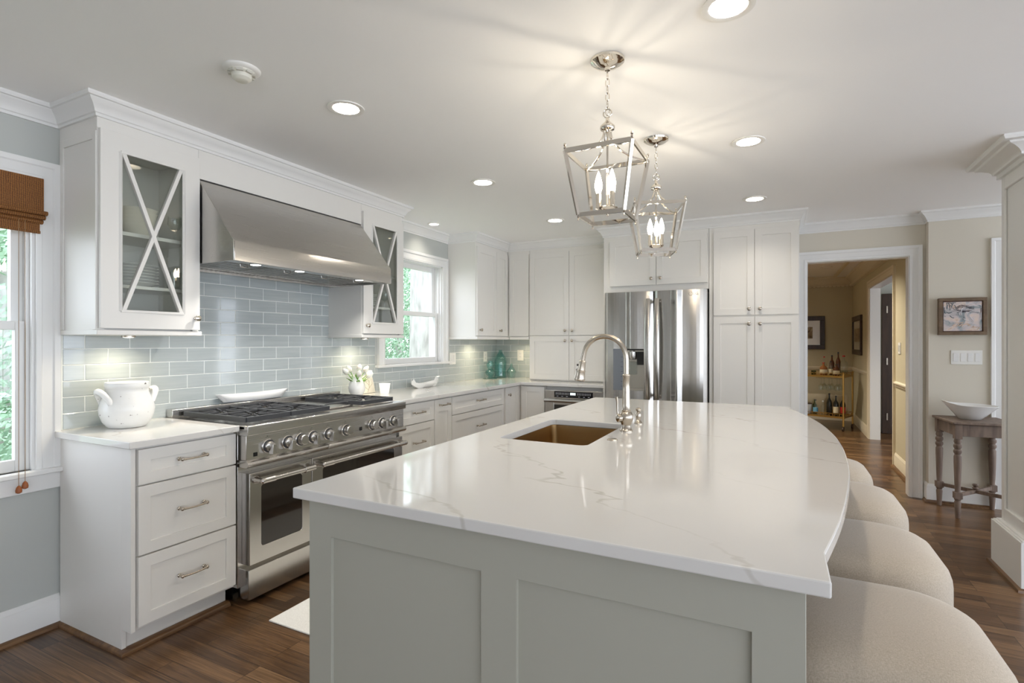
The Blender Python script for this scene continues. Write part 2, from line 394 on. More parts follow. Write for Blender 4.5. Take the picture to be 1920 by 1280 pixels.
def knob(m, pl, face, u, z):
    o = m.P(pl, face, 0, u, z); d = {'L': (1, 0, 0), 'B': (0, -1, 0), 'R': (-1, 0, 0)}[pl]
    return m.lathe(o, [(0.009, 0), (0.009, 0.003), (0.0055, 0.005), (0.0055, 0.016), (0.013, 0.019), (0.0155, 0.023), (0.015, 0.028), (0.010, 0.031), (0.0001, 0.032)], d, 20)
def rrect(x0, x1, y0, y1, r, n=5):
    out = []
    for cx, cy, a in ((x1 - r, y0 + r, -90), (x1 - r, y1 - r, 0), (x0 + r, y1 - r, 90), (x0 + r, y0 + r, 180)):
        for k in range(n + 1):
            t = math.radians(a + 90 * k / n); out.append((cx + r * math.cos(t), cy + r * math.sin(t)))
    return out
def pull(m, pl, face, u, z, ln=0.115):
    h = ln / 2
    for sgn in (-1, 1):
        o = m.P(pl, face, 0, u + sgn * h, z); d = {'L': (1, 0, 0), 'B': (0, -1, 0)}[pl]
        m.lathe(o, [(0.0085, 0), (0.0085, 0.004), (0.0055, 0.007), (0.0055, 0.024)], d, 14)
        m.ball(m.P(pl, face, 0.026, u + sgn * h, z), 0.0085, 12)
    pts = []; rr = []
    for i in range(17):
        t = i / 16; a = -h + 2 * h * t
        pts.append(m.P(pl, face, 0.027 + 0.005 * math.sin(math.pi * t), u + a, z - 0.002 * math.sin(math.pi * t))); rr.append(0.0042 + 0.0016 * abs(math.cos(math.pi * t)) ** 6)
    return m.tube(pts, rr, 12)

# ------------------------------------------------------------------ room shell
YB = 5.585      # back wall of the kitchen
def cells(us, vs, holes):
    out = []
    for i in range(len(us) - 1):
        for j in range(len(vs) - 1):
            cu, cv = (us[i] + us[i + 1]) / 2, (vs[j] + vs[j + 1]) / 2
            if not any(h[0] < cu < h[1] and h[2] < cv < h[3] for h in holes): out.append((us[i], us[i + 1], vs[j], vs[j + 1]))
    return out
def wall_x(name, x0, x1, y0, y1, z0, z1, holes, m, label=None):
    us = sorted({y0, y1, *[h[0] for h in holes], *[h[1] for h in holes]}); vs = sorted({z0, z1, *[h[2] for h in holes], *[h[3] for h in holes]})
    b = M()
    for a in cells(us, vs, holes): b.box(x0, x1, a[0], a[1], a[2], a[3])
    bmesh.ops.remove_doubles(b.bm, verts=b.bm.verts, dist=1e-5)
    return struct(b.build(name, m, smooth=False), label)
def wall_y(name, y0, y1, x0, x1, z0, z1, holes, m, label=None):
    us = sorted({x0, x1, *[h[0] for h in holes], *[h[1] for h in holes]}); vs = sorted({z0, z1, *[h[2] for h in holes], *[h[3] for h in holes]})
    b = M()
    for a in cells(us, vs, holes): b.box(a[0], a[1], y0, y1, a[2], a[3])
    bmesh.ops.remove_doubles(b.bm, verts=b.bm.verts, dist=1e-5)
    return struct(b.build(name, m, smooth=False), label)

struct(M().box(-3.2, 5.2, -3.8, 10.7, -0.05, 0).build('floor', FLOOR, smooth=False), 'dark brown oak strip floor')
LIGHTS = [(-0.145, 1.845, 1.0), (-1.80, 1.85, 1.0), (-0.145, 3.14, 1.0), (-1.80, 3.13, 1.0), (-0.160, 4.42, 1.0), (-1.785, 4.40, 1.0), (-2.84, 4.03, 0.7), (0.62, 8.9, 1.0), (-0.9, 9.0, 1.0), (-0.9, 7.0, 1.0), (0.3, 6.9, 1.0)]
def slab(outer, holes, z0, z1):
    m = M(); bm = m.bm
    for z in (z0, z1):
        es = []
        for loop in [outer] + holes:
            vs = [bm.verts.new((x, y, z)) for x, y in loop]
            es += [bm.edges.new((vs[i], vs[(i + 1) % len(vs)])) for i in range(len(vs))]
        bmesh.ops.triangle_fill(bm, edges=es, use_beauty=True)
    for loop in [outer] + holes:
        n = len(loop)
        for i in range(n):
            a, b_ = loop[i], loop[(i + 1) % n]
            bm.faces.new([bm.verts.new(p) for p in ((*a, z0), (*b_, z0), (*b_, z1), (*a, z1))])
    bmesh.ops.remove_doubles(bm, verts=bm.verts, dist=1e-5)
    return m
struct(slab([(-3.2, -3.8), (5.2, -3.8), (5.2, 10.7), (-3.2, 10.7)], [[(x + .062 * r * math.cos(a * math.pi / 16), y + .062 * r * math.sin(a * math.pi / 16)) for a in range(32)] for x, y, r in LIGHTS], CEIL, CEIL + 0.03).build('ceiling', CEILM, smooth=False), 'white painted ceiling')
struct(M().box(-3.2, 5.2, -3.8, 10.7, CEIL + 0.07, CEIL + 0.1).build('roof_deck', CEILM, smooth=False))
W1 = (0.30, 1.172, 0.745, 2.07); W2 = (3.56, 4.435, 1.13, 2.085)
wall_x('wall_left', W - 0.15, W, -3.7, YB + 0.15, 0, CEIL, [W1, W2], WALLM, 'pale grey green wall with two windows')
wall_y('wall_back', YB, YB + 0.115, W, 0.155, 0, CEIL, [], WALLM)
wall_y('wall_doorway', 5.6, 5.72, 0.155, 1.12, 0, CEIL, [(0.237, 1.008, -1, 2.07)], WALLR, 'greige wall with cased doorway to the dining room')
wall_y('wall_right_back', 5.5, 5.72, 1.12, 5.0, 0, CEIL, [(1.59, 2.4, -1, 2.07)], WALLR, 'greige wall behind the small side table')
wall_y('wall_front', -3.75, -3.6, W, 5.1, 0, CEIL, [(-2.16, -1.94, 0.15, 2.2), (0.55, 1.45, 0.15, 2.2), (2.4, 4.7, 0.15, 2.2)], WALLR)  # unseen wall; openings added and sized for fill daylight and fridge door streaks
wall_x('wall_right', 4.9, 5.05, -3.6, 5.5, 0, CEIL, [(-3.3, 1.0, 0.15, 2.25), (1.25, 5.2, 0.15, 2.25)], WALLR)  # unseen wall; wide openings added to let in more daylight
# dining room and side room beyond the doorway
wall_x('wall_hall_right', 1.12, 1.24, 5.72, 10.5, 0, CEIL, [(6.97, 8.66, -1, 2.07)], TAN, 'tan dining room wall with cased opening')
wall_y('wall_hall_back', 10.5, 10.6, -2.6, 5.0, 0, CEIL, [], TAN, 'tan far wall of the dining room')
wall_x('wall_hall_left', -2.7, -2.6, 5.72, 10.5, 0, CEIL, [], TAN)
wall_y('wall_side_room', 9.42, 9.5, 1.24, 4.0, 0, CEIL, [], WALLM)
wall_x('wall_side_room_right', 4.0, 4.1, 5.72, 9.5, 0, CEIL, [(6.1, 8.8, 0.2, 2.2)], WALLM)

CROWN = [(0, -0.088), (0.010, -0.088), (0.010, -0.076), (0.016, -0.072), (0.020, -0.060), (0.030, -0.042), (0.046, -0.028), (0.050, -0.020), (0.058, -0.018), (0.062, -0.010), (0.062, 0), (0, 0)]
wallp = [(W, -3.6), (W, 1.263), (-2.70, 1.263), (-2.70, 3.40), (W, 3.40), (W, 4.545), (-2.70, 4.545), (-2.70, 5.25), (-1.50, 5.25), (-1.50, 4.95), (0.155, 4.95), (0.155, 5.6), (1.12, 5.6), (1.12, 5.5), (4.9, 5.5)]
struct(M().moulding(wallp, CROWN, CEIL).build('trim_1', TRIM, ang=25), 'white crown moulding along walls and cabinet tops')
BASE = [(0, 0), (0.016, 0), (0.016, 0.115), (0.013, 0.122), (0.013, 0.13), (0.007, 0.142), (0.004, 0.15), (0, 0.15)]
QR = [(0.0, 0), (0.034, 0), (0.033, 0.008), (0.028, 0.016), (0.02, 0.021), (0.0, 0.022)]
struct(M().moulding([(W, -3.6), (W, 1.262)], BASE, 0).build('baseboard_left', TRIM, ang=25))
qrp = M(); qrp.moulding([(W, -3.6), (W, 1.278), (-2.50, 1.278), (-2.50, 1.74)], [(a + (0.0 if i in (0, 5) else 0.0), b) for i, (a, b) in enumerate(QR)], 0)
struct(qrp.build('trim_2', QROUND, ang=50), 'stained wood quarter round at floor')
struct(M().moulding([(1.105, 5.6), (1.12, 5.6), (1.12, 5.5), (1.517, 5.5)], BASE, 0).build('baseboard_right', TRIM, ang=25))
struct(M().moulding([(1.112, 5.58), (1.12, 5.58), (1.12, 5.484), (1.515, 5.484)], QR, 0).build('trim_3', QROUND, ang=50))
CAS = [(0.0, 0.0), (0.0, 0.016), (0.018, 0.019), (0.022, 0.015), (0.060, 0.015), (0.066, 0.021), (0.088, 0.024), (0.088, 0.0)]  # across the width, thickness
def casing(b, fn, u0, u1, z0, z1, w=0.088, bottom=False):
    # fn(u, n, z) -> world ; legs and head with mitred corners around opening u0..u1, top z1
    rings = []
    path = [(u0, z0, -1, 0), (u0, z1, -1, 1), (u1, z1, 1, 1), (u1, z0, 1, 0)]
    for (u, z, du, dz) in path:
        rings.append([Vector(fn(u + du * a, t, z + dz * a)) for a, t in CAS])
    b.rings(rings)
def door_casing(name, fn, u0, u1, ztop, material, label=None):
    b = M(); casing(b, fn, u0, u1, 0.001, ztop)
    return struct(b.build(name, material, ang=20), label)
door_casing('trim_4', lambda u, n, z: (u, 5.6 - n, z), 0.237, 1.008, 2.07, TRIM, 'white casing of the dining room doorway')
door_casing('trim_5', lambda u, n, z: (u, 5.5 - n, z), 1.605, 2.4, 2.07, TRIM)
door_casing('trim_6', lambda u, n, z: (1.12 - n, u, z), 6.97, 8.66, 2.07, TANTRIM, 'cream casing of the side opening in the dining room')
# jamb linings
b = M(); b.box(0.2375, 0.243, 5.6005, 5.719, 0, 2.069); b.box(1.002, 1.0075, 5.6005, 5.719, 0, 2.069); b.box(0.243, 1.002, 5.6005, 5.719, 2.064, 2.0695)
struct(b.build('trim_7', TRIM, smooth=False))
b = M(); b.box(1.1205, 1.2395, 8.65, 8.6595, 0, 2.069); b.box(1.1205, 1.2395, 6.9705, 6.98, 0, 2.069); b.box(1.1205, 1.2395, 6.98, 8.65, 2.06, 2.0695)
struct(b.build('trim_8', TRIM, smooth=False))
# hall trims
struct(M().moulding([(-2.6, 10.5), (1.12, 10.5), (1.12, 8.75)], BASE, 0).build('baseboard_hall', TANTRIM, ang=25))
struct(M().moulding([(1.12, 6.88), (1.12, 5.72)], BASE, 0).build('baseboard_hall_near', TANTRIM, ang=25))
struct(M().moulding([(1.104, 6.88), (1.104, 5.72)], QR, 0).build('trim_9', QROUND, ang=50))
RAIL = [(0, -0.028), (0.010, -0.026), (0.012, -0.012), (0.022, 0.004), (0.022, 0.016), (0.006, 0.024), (0, 0.028)]
b = M(); b.moulding([(-2.6, 10.5), (1.12, 10.5), (1.12, 8.75)], RAIL, 0.885); b.moulding([(1.12, 6.88), (1.12, 5.72)], RAIL, 0.885)
struct(b.build('trim_10', TANTRIM, ang=25), 'cream chair rail around the dining room')
BIGC = [(a * 2.0, d * 1.55) for a, d in CROWN]
b = M(); b.moulding([(-2.6, 5.72), (-2.6, 10.5), (1.12, 10.5), (1.12, 5.72)], BIGC, CEIL - 0.002)
b.moulding([(-2.45, 5.9), (-2.45, 10.27), (0.87, 10.27), (0.87, 5.72)], [(0, 0), (0.012, -0.02), (0.05, -0.02), (0.06, -0.01), (0.06, 0)], CEIL - 0.001)
for k in range(60):   # dentil blocks
    x = 1.05 - k * 0.06; b.box(x - 0.036, x, 10.445, 10.5, CEIL - 0.155, CEIL - 0.125)
for k in range(78):
    y = 10.44 - k * 0.06; b.box(1.065, 1.12, y - 0.036, y, CEIL - 0.155, CEIL - 0.125)
struct(b.build('trim_11', TANTRIM, ang=25), 'cream dentil crown moulding in the dining room')

# column at the right
cx0, cy0, cy1 = 1.19, 3.762, 4.13
b = M(); b.box(cx0 + .012, 2.3, cy0, cy1, 0, CEIL)
for (a0, a1, c0, c1) in ((cy0, cy0 + .045, 0.27, CEIL), (cy1 - .045, cy1, 0.27, CEIL), (cy0 + .045, cy1 - .045, 0.27, 0.345), (cy0 + .045, cy1 - .045, 2.235, CEIL)): b.box(cx0, cx0 + .014, a0, a1, c0, c1)
b.box(cx0 - .038, 2.32, cy0 - .038, cy1 + .038, 0, 0.262)
for t in range(2): b.box(cx0 - .03 + t * .012, 2.3, cy0 - .03 + t * .012, cy1 + .03 - t * .012, 0.262 + t * .007, 0.269 + t * .008)
struct(b.build('wall_column', TRIM, bevel=0.002), 'white panelled column with tall plinth')
pm = [(0, 0), (0.012, 0.0), (0.010, 0.012), (0, 0.016)]
b = M()
y0, y1, z0, z1 = cy0 + .045, cy1 - .045, 0.345, 2.235; s_ = 0.016
for (p, q) in (((y0, z0), (y1, z0)), ((y0, z1), (y1, z1)), ((y0, z0), (y0, z1)), ((y1, z0), (y1, z1))):
    b.bar((cx0 + .006, p[0], p[1]), (cx0 + .006, q[0], q[1]), 0.014, 0.014)
struct(b.build('trim_12', TRIM, bevel=0.004))
struct(M().moulding([(2.3, cy1), (cx0, cy1), (cx0, cy0), (2.3, cy0)], [(0, -0.118), (0.018, -0.118), (0.018, -0.092), (0.034, -0.088), (0.036, -0.076), (0.046, -0.062), (0.074, -0.046), (0.098, -0.038), (0.104, -0.028), (0.128, -0.024), (0.134, -0.012), (0.134, 0), (0, 0)], CEIL).build('trim_13', TRIM, ang=25), 'stepped white crown of the column')
struct(M().moulding([(2.35, cy1 + .038), (cx0 - .038, cy1 + .038), (cx0 - .038, cy0 - .038), (2.35, cy0 - .038)], [(0, 0), (0.018, 0), (0.015, 0.014), (0, 0.02)], 0).build('trim_14', QROUND, ang=50))

# ------------------------------------------------------------------ windows
def window(name, Wd, label, meet, trim_side=True, apron=True, sillz=None, ycas=0.088):
    y0, y1, z0, z1 = Wd
    b = M()
    casing(b, lambda u, n, z: (W + n, u, z), y0, y1, z0, z1)
    # jamb lining
    b.box(W - 0.15, W, y0 - 0.004, y0 + 0.012, z0, z1); b.box(W - 0.15, W, y1 - 0.012, y1 + 0.004, z0, z1); b.box(W - 0.15, W, y0, y1, z1 - 0.012, z1 + 0.004)
    b.box(W - 0.15, W, y0, y1, z0 - 0.01, z0 + 0.004)
    root = struct(b.build(name, TRIM, ang=20), label)
    s = M(); s.box(W - 0.03, W + 0.045, y0 - 0.118, y1 + 0.125, z0 - 0.018, z0 + 0.004)
    if apron: s.box(W, W + 0.018, y0 - 0.09, y1 + 0.098, z0 - 0.095, z0 - 0.018)
    s.build('window_sill', TRIM, root, bevel=0.004)
    xs = W - 0.055
    st = 0.045
    up = M(); lo = M()
    def sash(m, x, a0, a1, rt=0.045, rb=0.05):
        m.box(x - .018, x + .018, y0 + .012, y0 + .012 + st, a0, a1); m.box(x - .018, x + .018, y1 - .012 - st, y1 - .012, a0, a1)
        m.box(x - .0175, x + .0175, y0 + .012 + st, y1 - .012 - st, a0, a0 + rb); m.box(x - .0175, x + .0175, y0 + .012 + st, y1 - .012 - st, a1 - rt, a1)
    sash(up, W - 0.098, meet - 0.02, z1 - 0.012, rb=0.04); sash(lo, W - 0.055, z0 + 0.004, meet + 0.02, rt=0.04)
    u_ = up.build('sash', TRIM, root, bevel=0.003); l_ = lo.build('sash', TRIM, root, bevel=0.003)
    M().box(W - 0.1, W - 0.097, y0 + .05, y1 - .05, meet, z1 - .05).build('pane', GLASS, u_, smooth=False)
    M().box(W - 0.057, W - 0.054, y0 + .05, y1 - .05, z0 + .04, meet).build('pane', GLASS, l_, smooth=False)
    # parting stops
    M().box(W - 0.034, W - 0.022, y0 + .012, y0 + .024, z0, z1 - .012).box(W - 0.034, W - 0.022, y1 - .024, y1 - .012, z0, z1 - .012).build('window_frame', TRIM, root, bevel=0.002)
    return root
window('window_1', W1, 'double hung window with white casing beside the base cabinet', 1.405)
window('window_2', W2, 'double hung window with white casing over the counter', 1.60, apron=False)

# bamboo roman shade
sh = thing('roman_shade', 'brown woven bamboo roman shade pulled up in the window', 'window shade', (-3.0, 0.73, 1.83))
b = M(); b.box(W + .026, W + .032, 0.27, 1.192, 1.90, 2.075); b.build('shade_panel', BAMBOO, sh)
b = M()
for k, (zc, dx) in enumerate(((1.915, 0.044), (1.895, 0.038), (1.876, 0.030))):
    b.tube([(W + dx, 0.265 + .001 * k, zc), (W + dx, 1.199 - .006 * k, zc)], 0.011, 10, flat=(1.15, 0.95))
b.build('folds', BAMBOO, sh)
b = M(); b.box(W + .026, W + .030, 0.27, 1.178, 1.825, 1.875); b.box(W + .026, W + .036, 0.27, 1.178, 1.822, 1.834); b.build('hem', BAMBOO, sh)
for yy, zb in ((1.095, 0.665), (1.117, 0.68)):
    c = M(); c.tube([(W + .052, yy, 1.87), (W + .052, yy, zb + .03)], 0.0012, 6); co = c.build('pull_cord', mat('tan_cord', srgb(150, 120, 84), 0.8), sh)
    M().lathe((W + .052, yy, zb), [(0.0045, 0), (0.011, 0.004), (0.012, 0.014), (0.009, 0.026), (0.003, 0.034)], n=14).build('tassel', mat('orange_wood', srgb(150, 84, 40), 0.4), co)

# ------------------------------------------------------------------ tiles
def tiles(name, fn, u0, u1, z0, z1, off, exclude=(), label=None, dirn=1):
    b = M(); rows = int((z1 - z0) / 0.0765) + 1; T = 0.2; g = 0.0040
    for r in range(rows):
        a0 = z0 + r * 0.0765; a1 = min(a0 + 0.0765, z1)
        if a1 - a0 < 0.006: continue
        st = off + (T / 2 if r % 2 else 0); k0 = math.floor((u0 - st) / T)
        u = st + k0 * T
        while u < u1:
            p0, p1 = max(u, u0), min(u + T, u1)
            if p1 - p0 > 0.008:
                segs = [(p0, p1, a0, a1)]
                for (e0, e1, f0, f1) in exclude:
                    ns = []
                    for (q0, q1, c0, c1) in segs:
                        if q1 <= e0 or q0 >= e1 or c1 <= f0 or c0 >= f1: ns.append((q0, q1, c0, c1)); continue
                        if q0 < e0: ns.append((q0, e0, c0, c1))
                        if q1 > e1: ns.append((e1, q1, c0, c1))
                        m0, m1 = max(q0, e0), min(q1, e1)
                        if c0 < f0: ns.append((m0, m1, c0, f0))
                        if c1 > f1: ns.append((m0, m1, f1, c1))
                    segs = ns
                for (q0, q1, c0, c1) in segs:
                    if q1 - q0 < 0.008 or c1 - c0 < 0.006: continue
                    q0 += g / 2; q1 -= g / 2; c0 += g / 2; c1 -= g / 2; e = 0.0014
                    R = [[Vector(fn(x, n, z)) for x, z in ((q0 + i, c0 + i), (q1 - i, c0 + i), (q1 - i, c1 - i), (q0 + i, c1 - i))] for n, i in ((0.004, 0), (0.0068, 0), (0.0078, e))]
                    b.rings(R, cap0=False)
            u += T
    g_ = b.build(name, TILEM, smooth=False)
    return struct(g_, label)
WX = (W2[0] - 0.09, W2[1] + 0.13)
tiles('wall_left_tiles', lambda u, n, z: (W + n + 0.001, u, z), 1.272, YB, 0.914, 1.745, 1.463, [(1.272, 1.72, 1.373, 3), (2.93, YB + 1, 1.373, 3), (W2[0] - 0.12, W2[1] + 0.128, 1.11, 3)], 'grey green glass subway tile behind the range')
tiles('wall_back_tiles', lambda u, n, z: (u, YB - n - 0.001, z), W + 0.008, -2.425, 0.914, 1.373, W, [], 'green grey glass subway tile in the corner')
b = M(); b.box(W, W + .0068, 1.268, 2.93, 0.914, 1.365); b.box(W, W + .0068, 1.72, 2.93, 1.365, 1.745); b.box(W, W + .0068, 2.93, YB, 0.914, 1.109)
b.box(W, W + .0068, 2.93, W2[0] - .121, 1.109, 1.362); b.box(W, W + .0068, W2[1] + .129, YB, 1.109, 1.362); b.box(W, -2.425, YB - .0068, YB, 0.914, 1.362)
struct(b.build('wall_grout', GROUT, smooth=False))

# ------------------------------------------------------------------ countertops
def rrect(x0, x1, y0, y1, r, n=5):
    out = []
    for cx, cy, a in ((x1 - r, y0 + r, -90), (x1 - r, y1 - r, 0), (x0 + r, y1 - r, 90), (x0 + r, y0 + r, 180)):
        for k in range(n + 1):
            t = math.radians(a + 90 * k / n); out.append((cx + r * math.cos(t), cy + r * math.sin(t)))
    return out
ZC0, ZC1 = 0.884, 0.914
tag(M().box(W + .006, -2.395, 1.237, 1.738, ZC0, ZC1).build('countertop', QUARTZ, bevel=0.003), 'short white quartz countertop left of the range', 'countertop', 'perimeter countertops')
tag(slab([(W + .006, 2.992), (-2.395, 2.992), (-2.395, 4.945), (-1.505, 4.945), (-1.505, YB - .006), (W + .006, YB - .006)], [], ZC0, ZC1).build('countertop', QUARTZ, bevel=0.003, smooth=False), 'L-shaped white quartz countertop running from range to the corner', 'countertop', 'perimeter countertops')

curve = [(0.083, 1.207), (0.118, 1.38), (0.150, 1.566), (0.183, 1.806), (0.204, 1.99), (0.220, 2.216), (0.2285, 2.45), (0.226, 2.72), (0.206, 3.02), (0.168, 3.30), (0.118, 3.54), (0.060, 3.755)]
def smooth_curve(p, k=5):
    out = []
    for i in range(len(p) - 1):
        a, b_, c, d = p[max(i - 1, 0)], p[i], p[i + 1], p[min(i + 2, len(p) - 1)]
        for j in range(k):
            t = j / k
            out.append(tuple(0.5 * (2 * b_[n] + (c[n] - a[n]) * t + (2 * a[n] - 5 * b_[n] + 4 * c[n] - d[n]) * t * t + (3 * b_[n] - a[n] - 3 * c[n] + d[n]) * t ** 3) for n in (0, 1)))
    out.append(p[-1]); return out
outer = [(-1.24, 1.065), (0.083, 1.065)] + smooth_curve(curve) + [(0.060, 3.84), (-1.235, 3.84)]
hole = rrect(-1.09, -0.69, 2.025, 2.65, 0.03)
isl_top = slab(outer, [hole], ZC0, ZC1).build('countertop', QUARTZ, bevel=0.0035, smooth=False)
tag(isl_top, 'large white quartz island top with bowed seating edge and sink cutout', 'countertop')

# island base
isl = thing('kitchen_island', 'grey green painted kitchen island base with recessed end panels', 'kitchen island', (-0.6, 2.45, 0))
b = M(); b.box(-1.18, -0.72, 1.11, 2.0, 0.1, 0.883); b.box(-1.18, -0.30, 2.68, 3.79, 0.1, 0.883); b.box(-0.66, -0.30, 1.11, 2.68, 0.1, 0.883)
b.box(-1.18, -1.12, 2.0, 2.68, 0.1, 0.883); b.box(-1.12, -0.66, 1.95, 2.7, 0.1, 0.6); b.box(-1.12, -0.30, 1.13, 3.76, 0.0, 0.1); b.build('body', ISL, isl)
def end_panel(y0, y1, ydir):
    b = M()
    b.box(-1.196, 0.043, min(y0, y1) + (0.010 if ydir < 0 else 0), max(y0, y1) - (0 if ydir < 0 else 0.010), 0.002, 0.881)
    d = (y0, y0 + .012) if ydir < 0 else (y1 - .012, y1)
    b.plate([(-1.198, 0), (0.045, 0), (0.045, .883), (-1.198, .883)], [[(-1.114, .14), (-.632, .14), (-.632, .785), (-1.114, .785)], [(-.537, .14), (-.045, .14), (-.045, .785), (-.537, .785)]], lambda u, v, w: (u, w, v), d[0], d[1])
    return b
end_panel(1.088, 1.11, -1).build('end_panel', ISL, isl, bevel=0.0012)
end_panel(3.79, 3.812, 1).build('end_panel', ISL, isl, bevel=0.0012)
for k, (a, c) in enumerate(((1.12, 1.56), (1.56, 2.0), (2.0, 2.34), (2.34, 2.68), (2.68, 3.23), (3.23, 3.78))):
    d_ = M().shaker('R', -1.2, a + .002, c - .002, 0.12, 0.87).build('door', ISL, isl, bevel=0.001)
    knob(M(), 'R', -1.2, c - .04 if k % 2 == 0 else a + .04, 0.8).build('knob', NICKEL, d_)

# sink
sk = thing('undermount_sink', 'rectangular undermount sink basin set into the island top', 'sink', (-0.89, 2.34, 0.66))
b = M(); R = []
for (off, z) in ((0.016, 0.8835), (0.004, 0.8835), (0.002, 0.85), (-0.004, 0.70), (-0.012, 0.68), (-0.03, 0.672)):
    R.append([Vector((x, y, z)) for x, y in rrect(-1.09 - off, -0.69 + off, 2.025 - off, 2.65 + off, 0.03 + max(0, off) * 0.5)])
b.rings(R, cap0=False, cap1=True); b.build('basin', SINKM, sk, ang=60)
M().lathe((-0.89, 2.34, 0.6725), [(0.045, 0), (0.045, 0.003), (0.036, 0.004), (0.034, 0.001), (0.0001, 0.001)], n=24).build('drain', STEEL_S, sk)

# faucet
fc = thing('kitchen_faucet', 'brushed nickel gooseneck pull-down faucet behind the island sink', 'faucet', (-0.634, 2.442, 0.914))
fx, fy = -0.634, 2.442
M().lathe((fx, fy, 0.9145), [(0.031, 0), (0.031, 0.005), (0.026, 0.009), (0.022, 0.02), (0.020, 0.028), (0.024, 0.034), (0.024, 0.038), (0.030, 0.050), (0.033, 0.062), (0.032, 0.076), (0.025, 0.088), (0.021, 0.092), (0.022, 0.097), (0.0185, 0.102), (0.0185, 0.13), (0.0165, 0.20), (0.0155, 0.252), (0.018, 0.256), (0.018, 0.262), (0.014, 0.266)], n=28).build('body', NICKEL, fc)
pts = [(fx, fy, 1.17), (fx, fy, 1.21), (fx, fy, 1.25)]
ccx, ccz, rr = fx - 0.105, 1.252, 0.105
for k in range(1, 16):
    a = math.radians(k * 172 / 15); pts.append((ccx + rr * math.cos(a), fy - 0.0 * k, ccz + rr * math.sin(a)))
e = pts[-1]; pts.append((e[0] - 0.006, fy, e[2] - 0.03))
M().tube(pts, 0.0125, 16).build('spout', NICKEL, fc)
e = Vector(pts[-1]); dirn = Vector((-0.16, 0, -1)).normalized()
M().lathe(e, [(0.013, -0.004), (0.018, 0.0), (0.018, 0.005), (0.017, 0.009), (0.0195, 0.042), (0.0225, 0.044), (0.0225, 0.049), (0.0215, 0.052), (0.025, 0.080), (0.027, 0.090), (0.025, 0.095), (0.0001, 0.095)], dirn, 24).build('spray_head', NICKEL, fc)
hd = M(); hd.ball((e.x - 0.022, fy - .003, e.z - 0.018), 0.006, 10); hd.ball((e.x - 0.026, fy - .003, e.z - 0.042), 0.006, 10); hd.build('spray_button', mat('dark_rubber', (0.05, 0.045, 0.04, 1), 0.5), fc)
hm = M(); hm.lathe((fx - 0.02, fy - 0.018, 0.977), [(0.018, -0.01), (0.020, 0.012), (0.018, 0.018), (0.012, 0.022), (0.0001, 0.023)], (-0.7, -0.7, 0), 20)
hm.tube([(fx - 0.032, fy - 0.020, 0.985), (fx - 0.036, fy - 0.022, 1.01), (fx - 0.036, fy - 0.024, 1.05), (fx - 0.039, fy - 0.026, 1.075)], [0.007, 0.005, 0.0055, 0.008], 12)
hm.build('handle', NICKEL, fc)
tag(M().lathe((-0.637, 2.694, 0.9145), [(0.022, 0), (0.022, 0.003), (0.016, 0.010), (0.011, 0.018), (0.013, 0.03), (0.015, 0.045), (0.012, 0.056), (0.009, 0.060), (0.015, 0.066), (0.0155, 0.074), (0.008, 0.08), (0.0001, 0.081)], n=24).build('soap_dispenser', NICKEL), 'small brushed nickel soap dispenser behind the faucet', 'soap dispenser')
tag(M().lathe((-0.628, 2.19, 0.9145), [(0.0225, 0), (0.0225, 0.003), (0.018, 0.006), (0.014, 0.0065), (0.0001, 0.007)], n=28).build('disposal_button', NICKEL), 'flat round nickel air switch button beside the sink corner', 'button')

# ------------------------------------------------------------------ base cabinets
def base_cab(name, label, pl, face, u0, u1, fronts, depth=0.60, side=None, group='base cabinets'):
    """fronts: list of (kind, u0, u1, z0, z1, hardware)"""
    mid = (u0 + u1) / 2
    loc = (face - depth / 2, mid, 0) if pl == 'L' else (mid, face + depth / 2, 0)
    t = thing(name, label, 'cabinet', loc, group)
    b = M(); b.pbox(pl, face - 0.0 if pl == 'L' else face, -depth, -0.022, u0, u1, 0.102, 0.883)
    b.pbox(pl, face, -depth, -0.085, u0 + .0005, u1 - .0005, 0.0, 0.102); b.build('body', CAB, t, bevel=0.0012)
    for (kind, a, c, z0, z1, hw) in fronts:
        f = M().shaker(pl, face, a, c, z0, z1, rail=0.05 if kind == 'drawer' else 0.055, top=(0.1 if kind == 'pullout' else None)).build('drawer' if kind == 'drawer' else 'door', CAB, t, bevel=0.001)
        if hw and hw[0] == 'pull': pull(M(), pl, face, hw[1], hw[2]).build('handle', NICKEL, f)
        if hw and hw[0] == 'knob': knob(M(), pl, face, hw[1], hw[2]).build('knob', NICKEL, f)
    return t
bf = -2.42
c1 = base_cab('base_cabinet', 'white three-drawer base cabinet between window and range', 'L', bf, 1.278, 1.738, [
    ('drawer', 1.285, 1.735, 0.722, 0.872, ('pull', 1.512, 0.802)), ('drawer', 1.285, 1.735, 0.422, 0.715, ('pull', 1.512, 0.578)), ('drawer', 1.285, 1.735, 0.12, 0.415, ('pull', 1.512, 0.275))])
M().box(W + .02, bf - .075, 1.258, 1.276, 0.001, 0.883).box(bf - .076, bf - .006, 1.258, 1.276, 0.105, 0.883).build('side_panel', CAB, c1, bevel=0.001)
base_cab('base_cabinet', 'white drawer stack just right of the range', 'L', bf, 3.0, 3.444, [
    ('drawer', 3.006, 3.44, 0.722, 0.872, ('pull', 3.23, 0.802)), ('drawer', 3.006, 3.44, 0.422, 0.715, ('pull', 3.23, 0.578)), ('drawer', 3.006, 3.44, 0.12, 0.415, ('pull', 3.23, 0.275))])
base_cab('base_cabinet', 'narrow white pull-out base cabinet with single tall front', 'L', bf, 3.446, 3.69, [
    ('pullout', 3.450, 3.686, 0.12, 0.872, ('pull', 3.568, 0.826))])
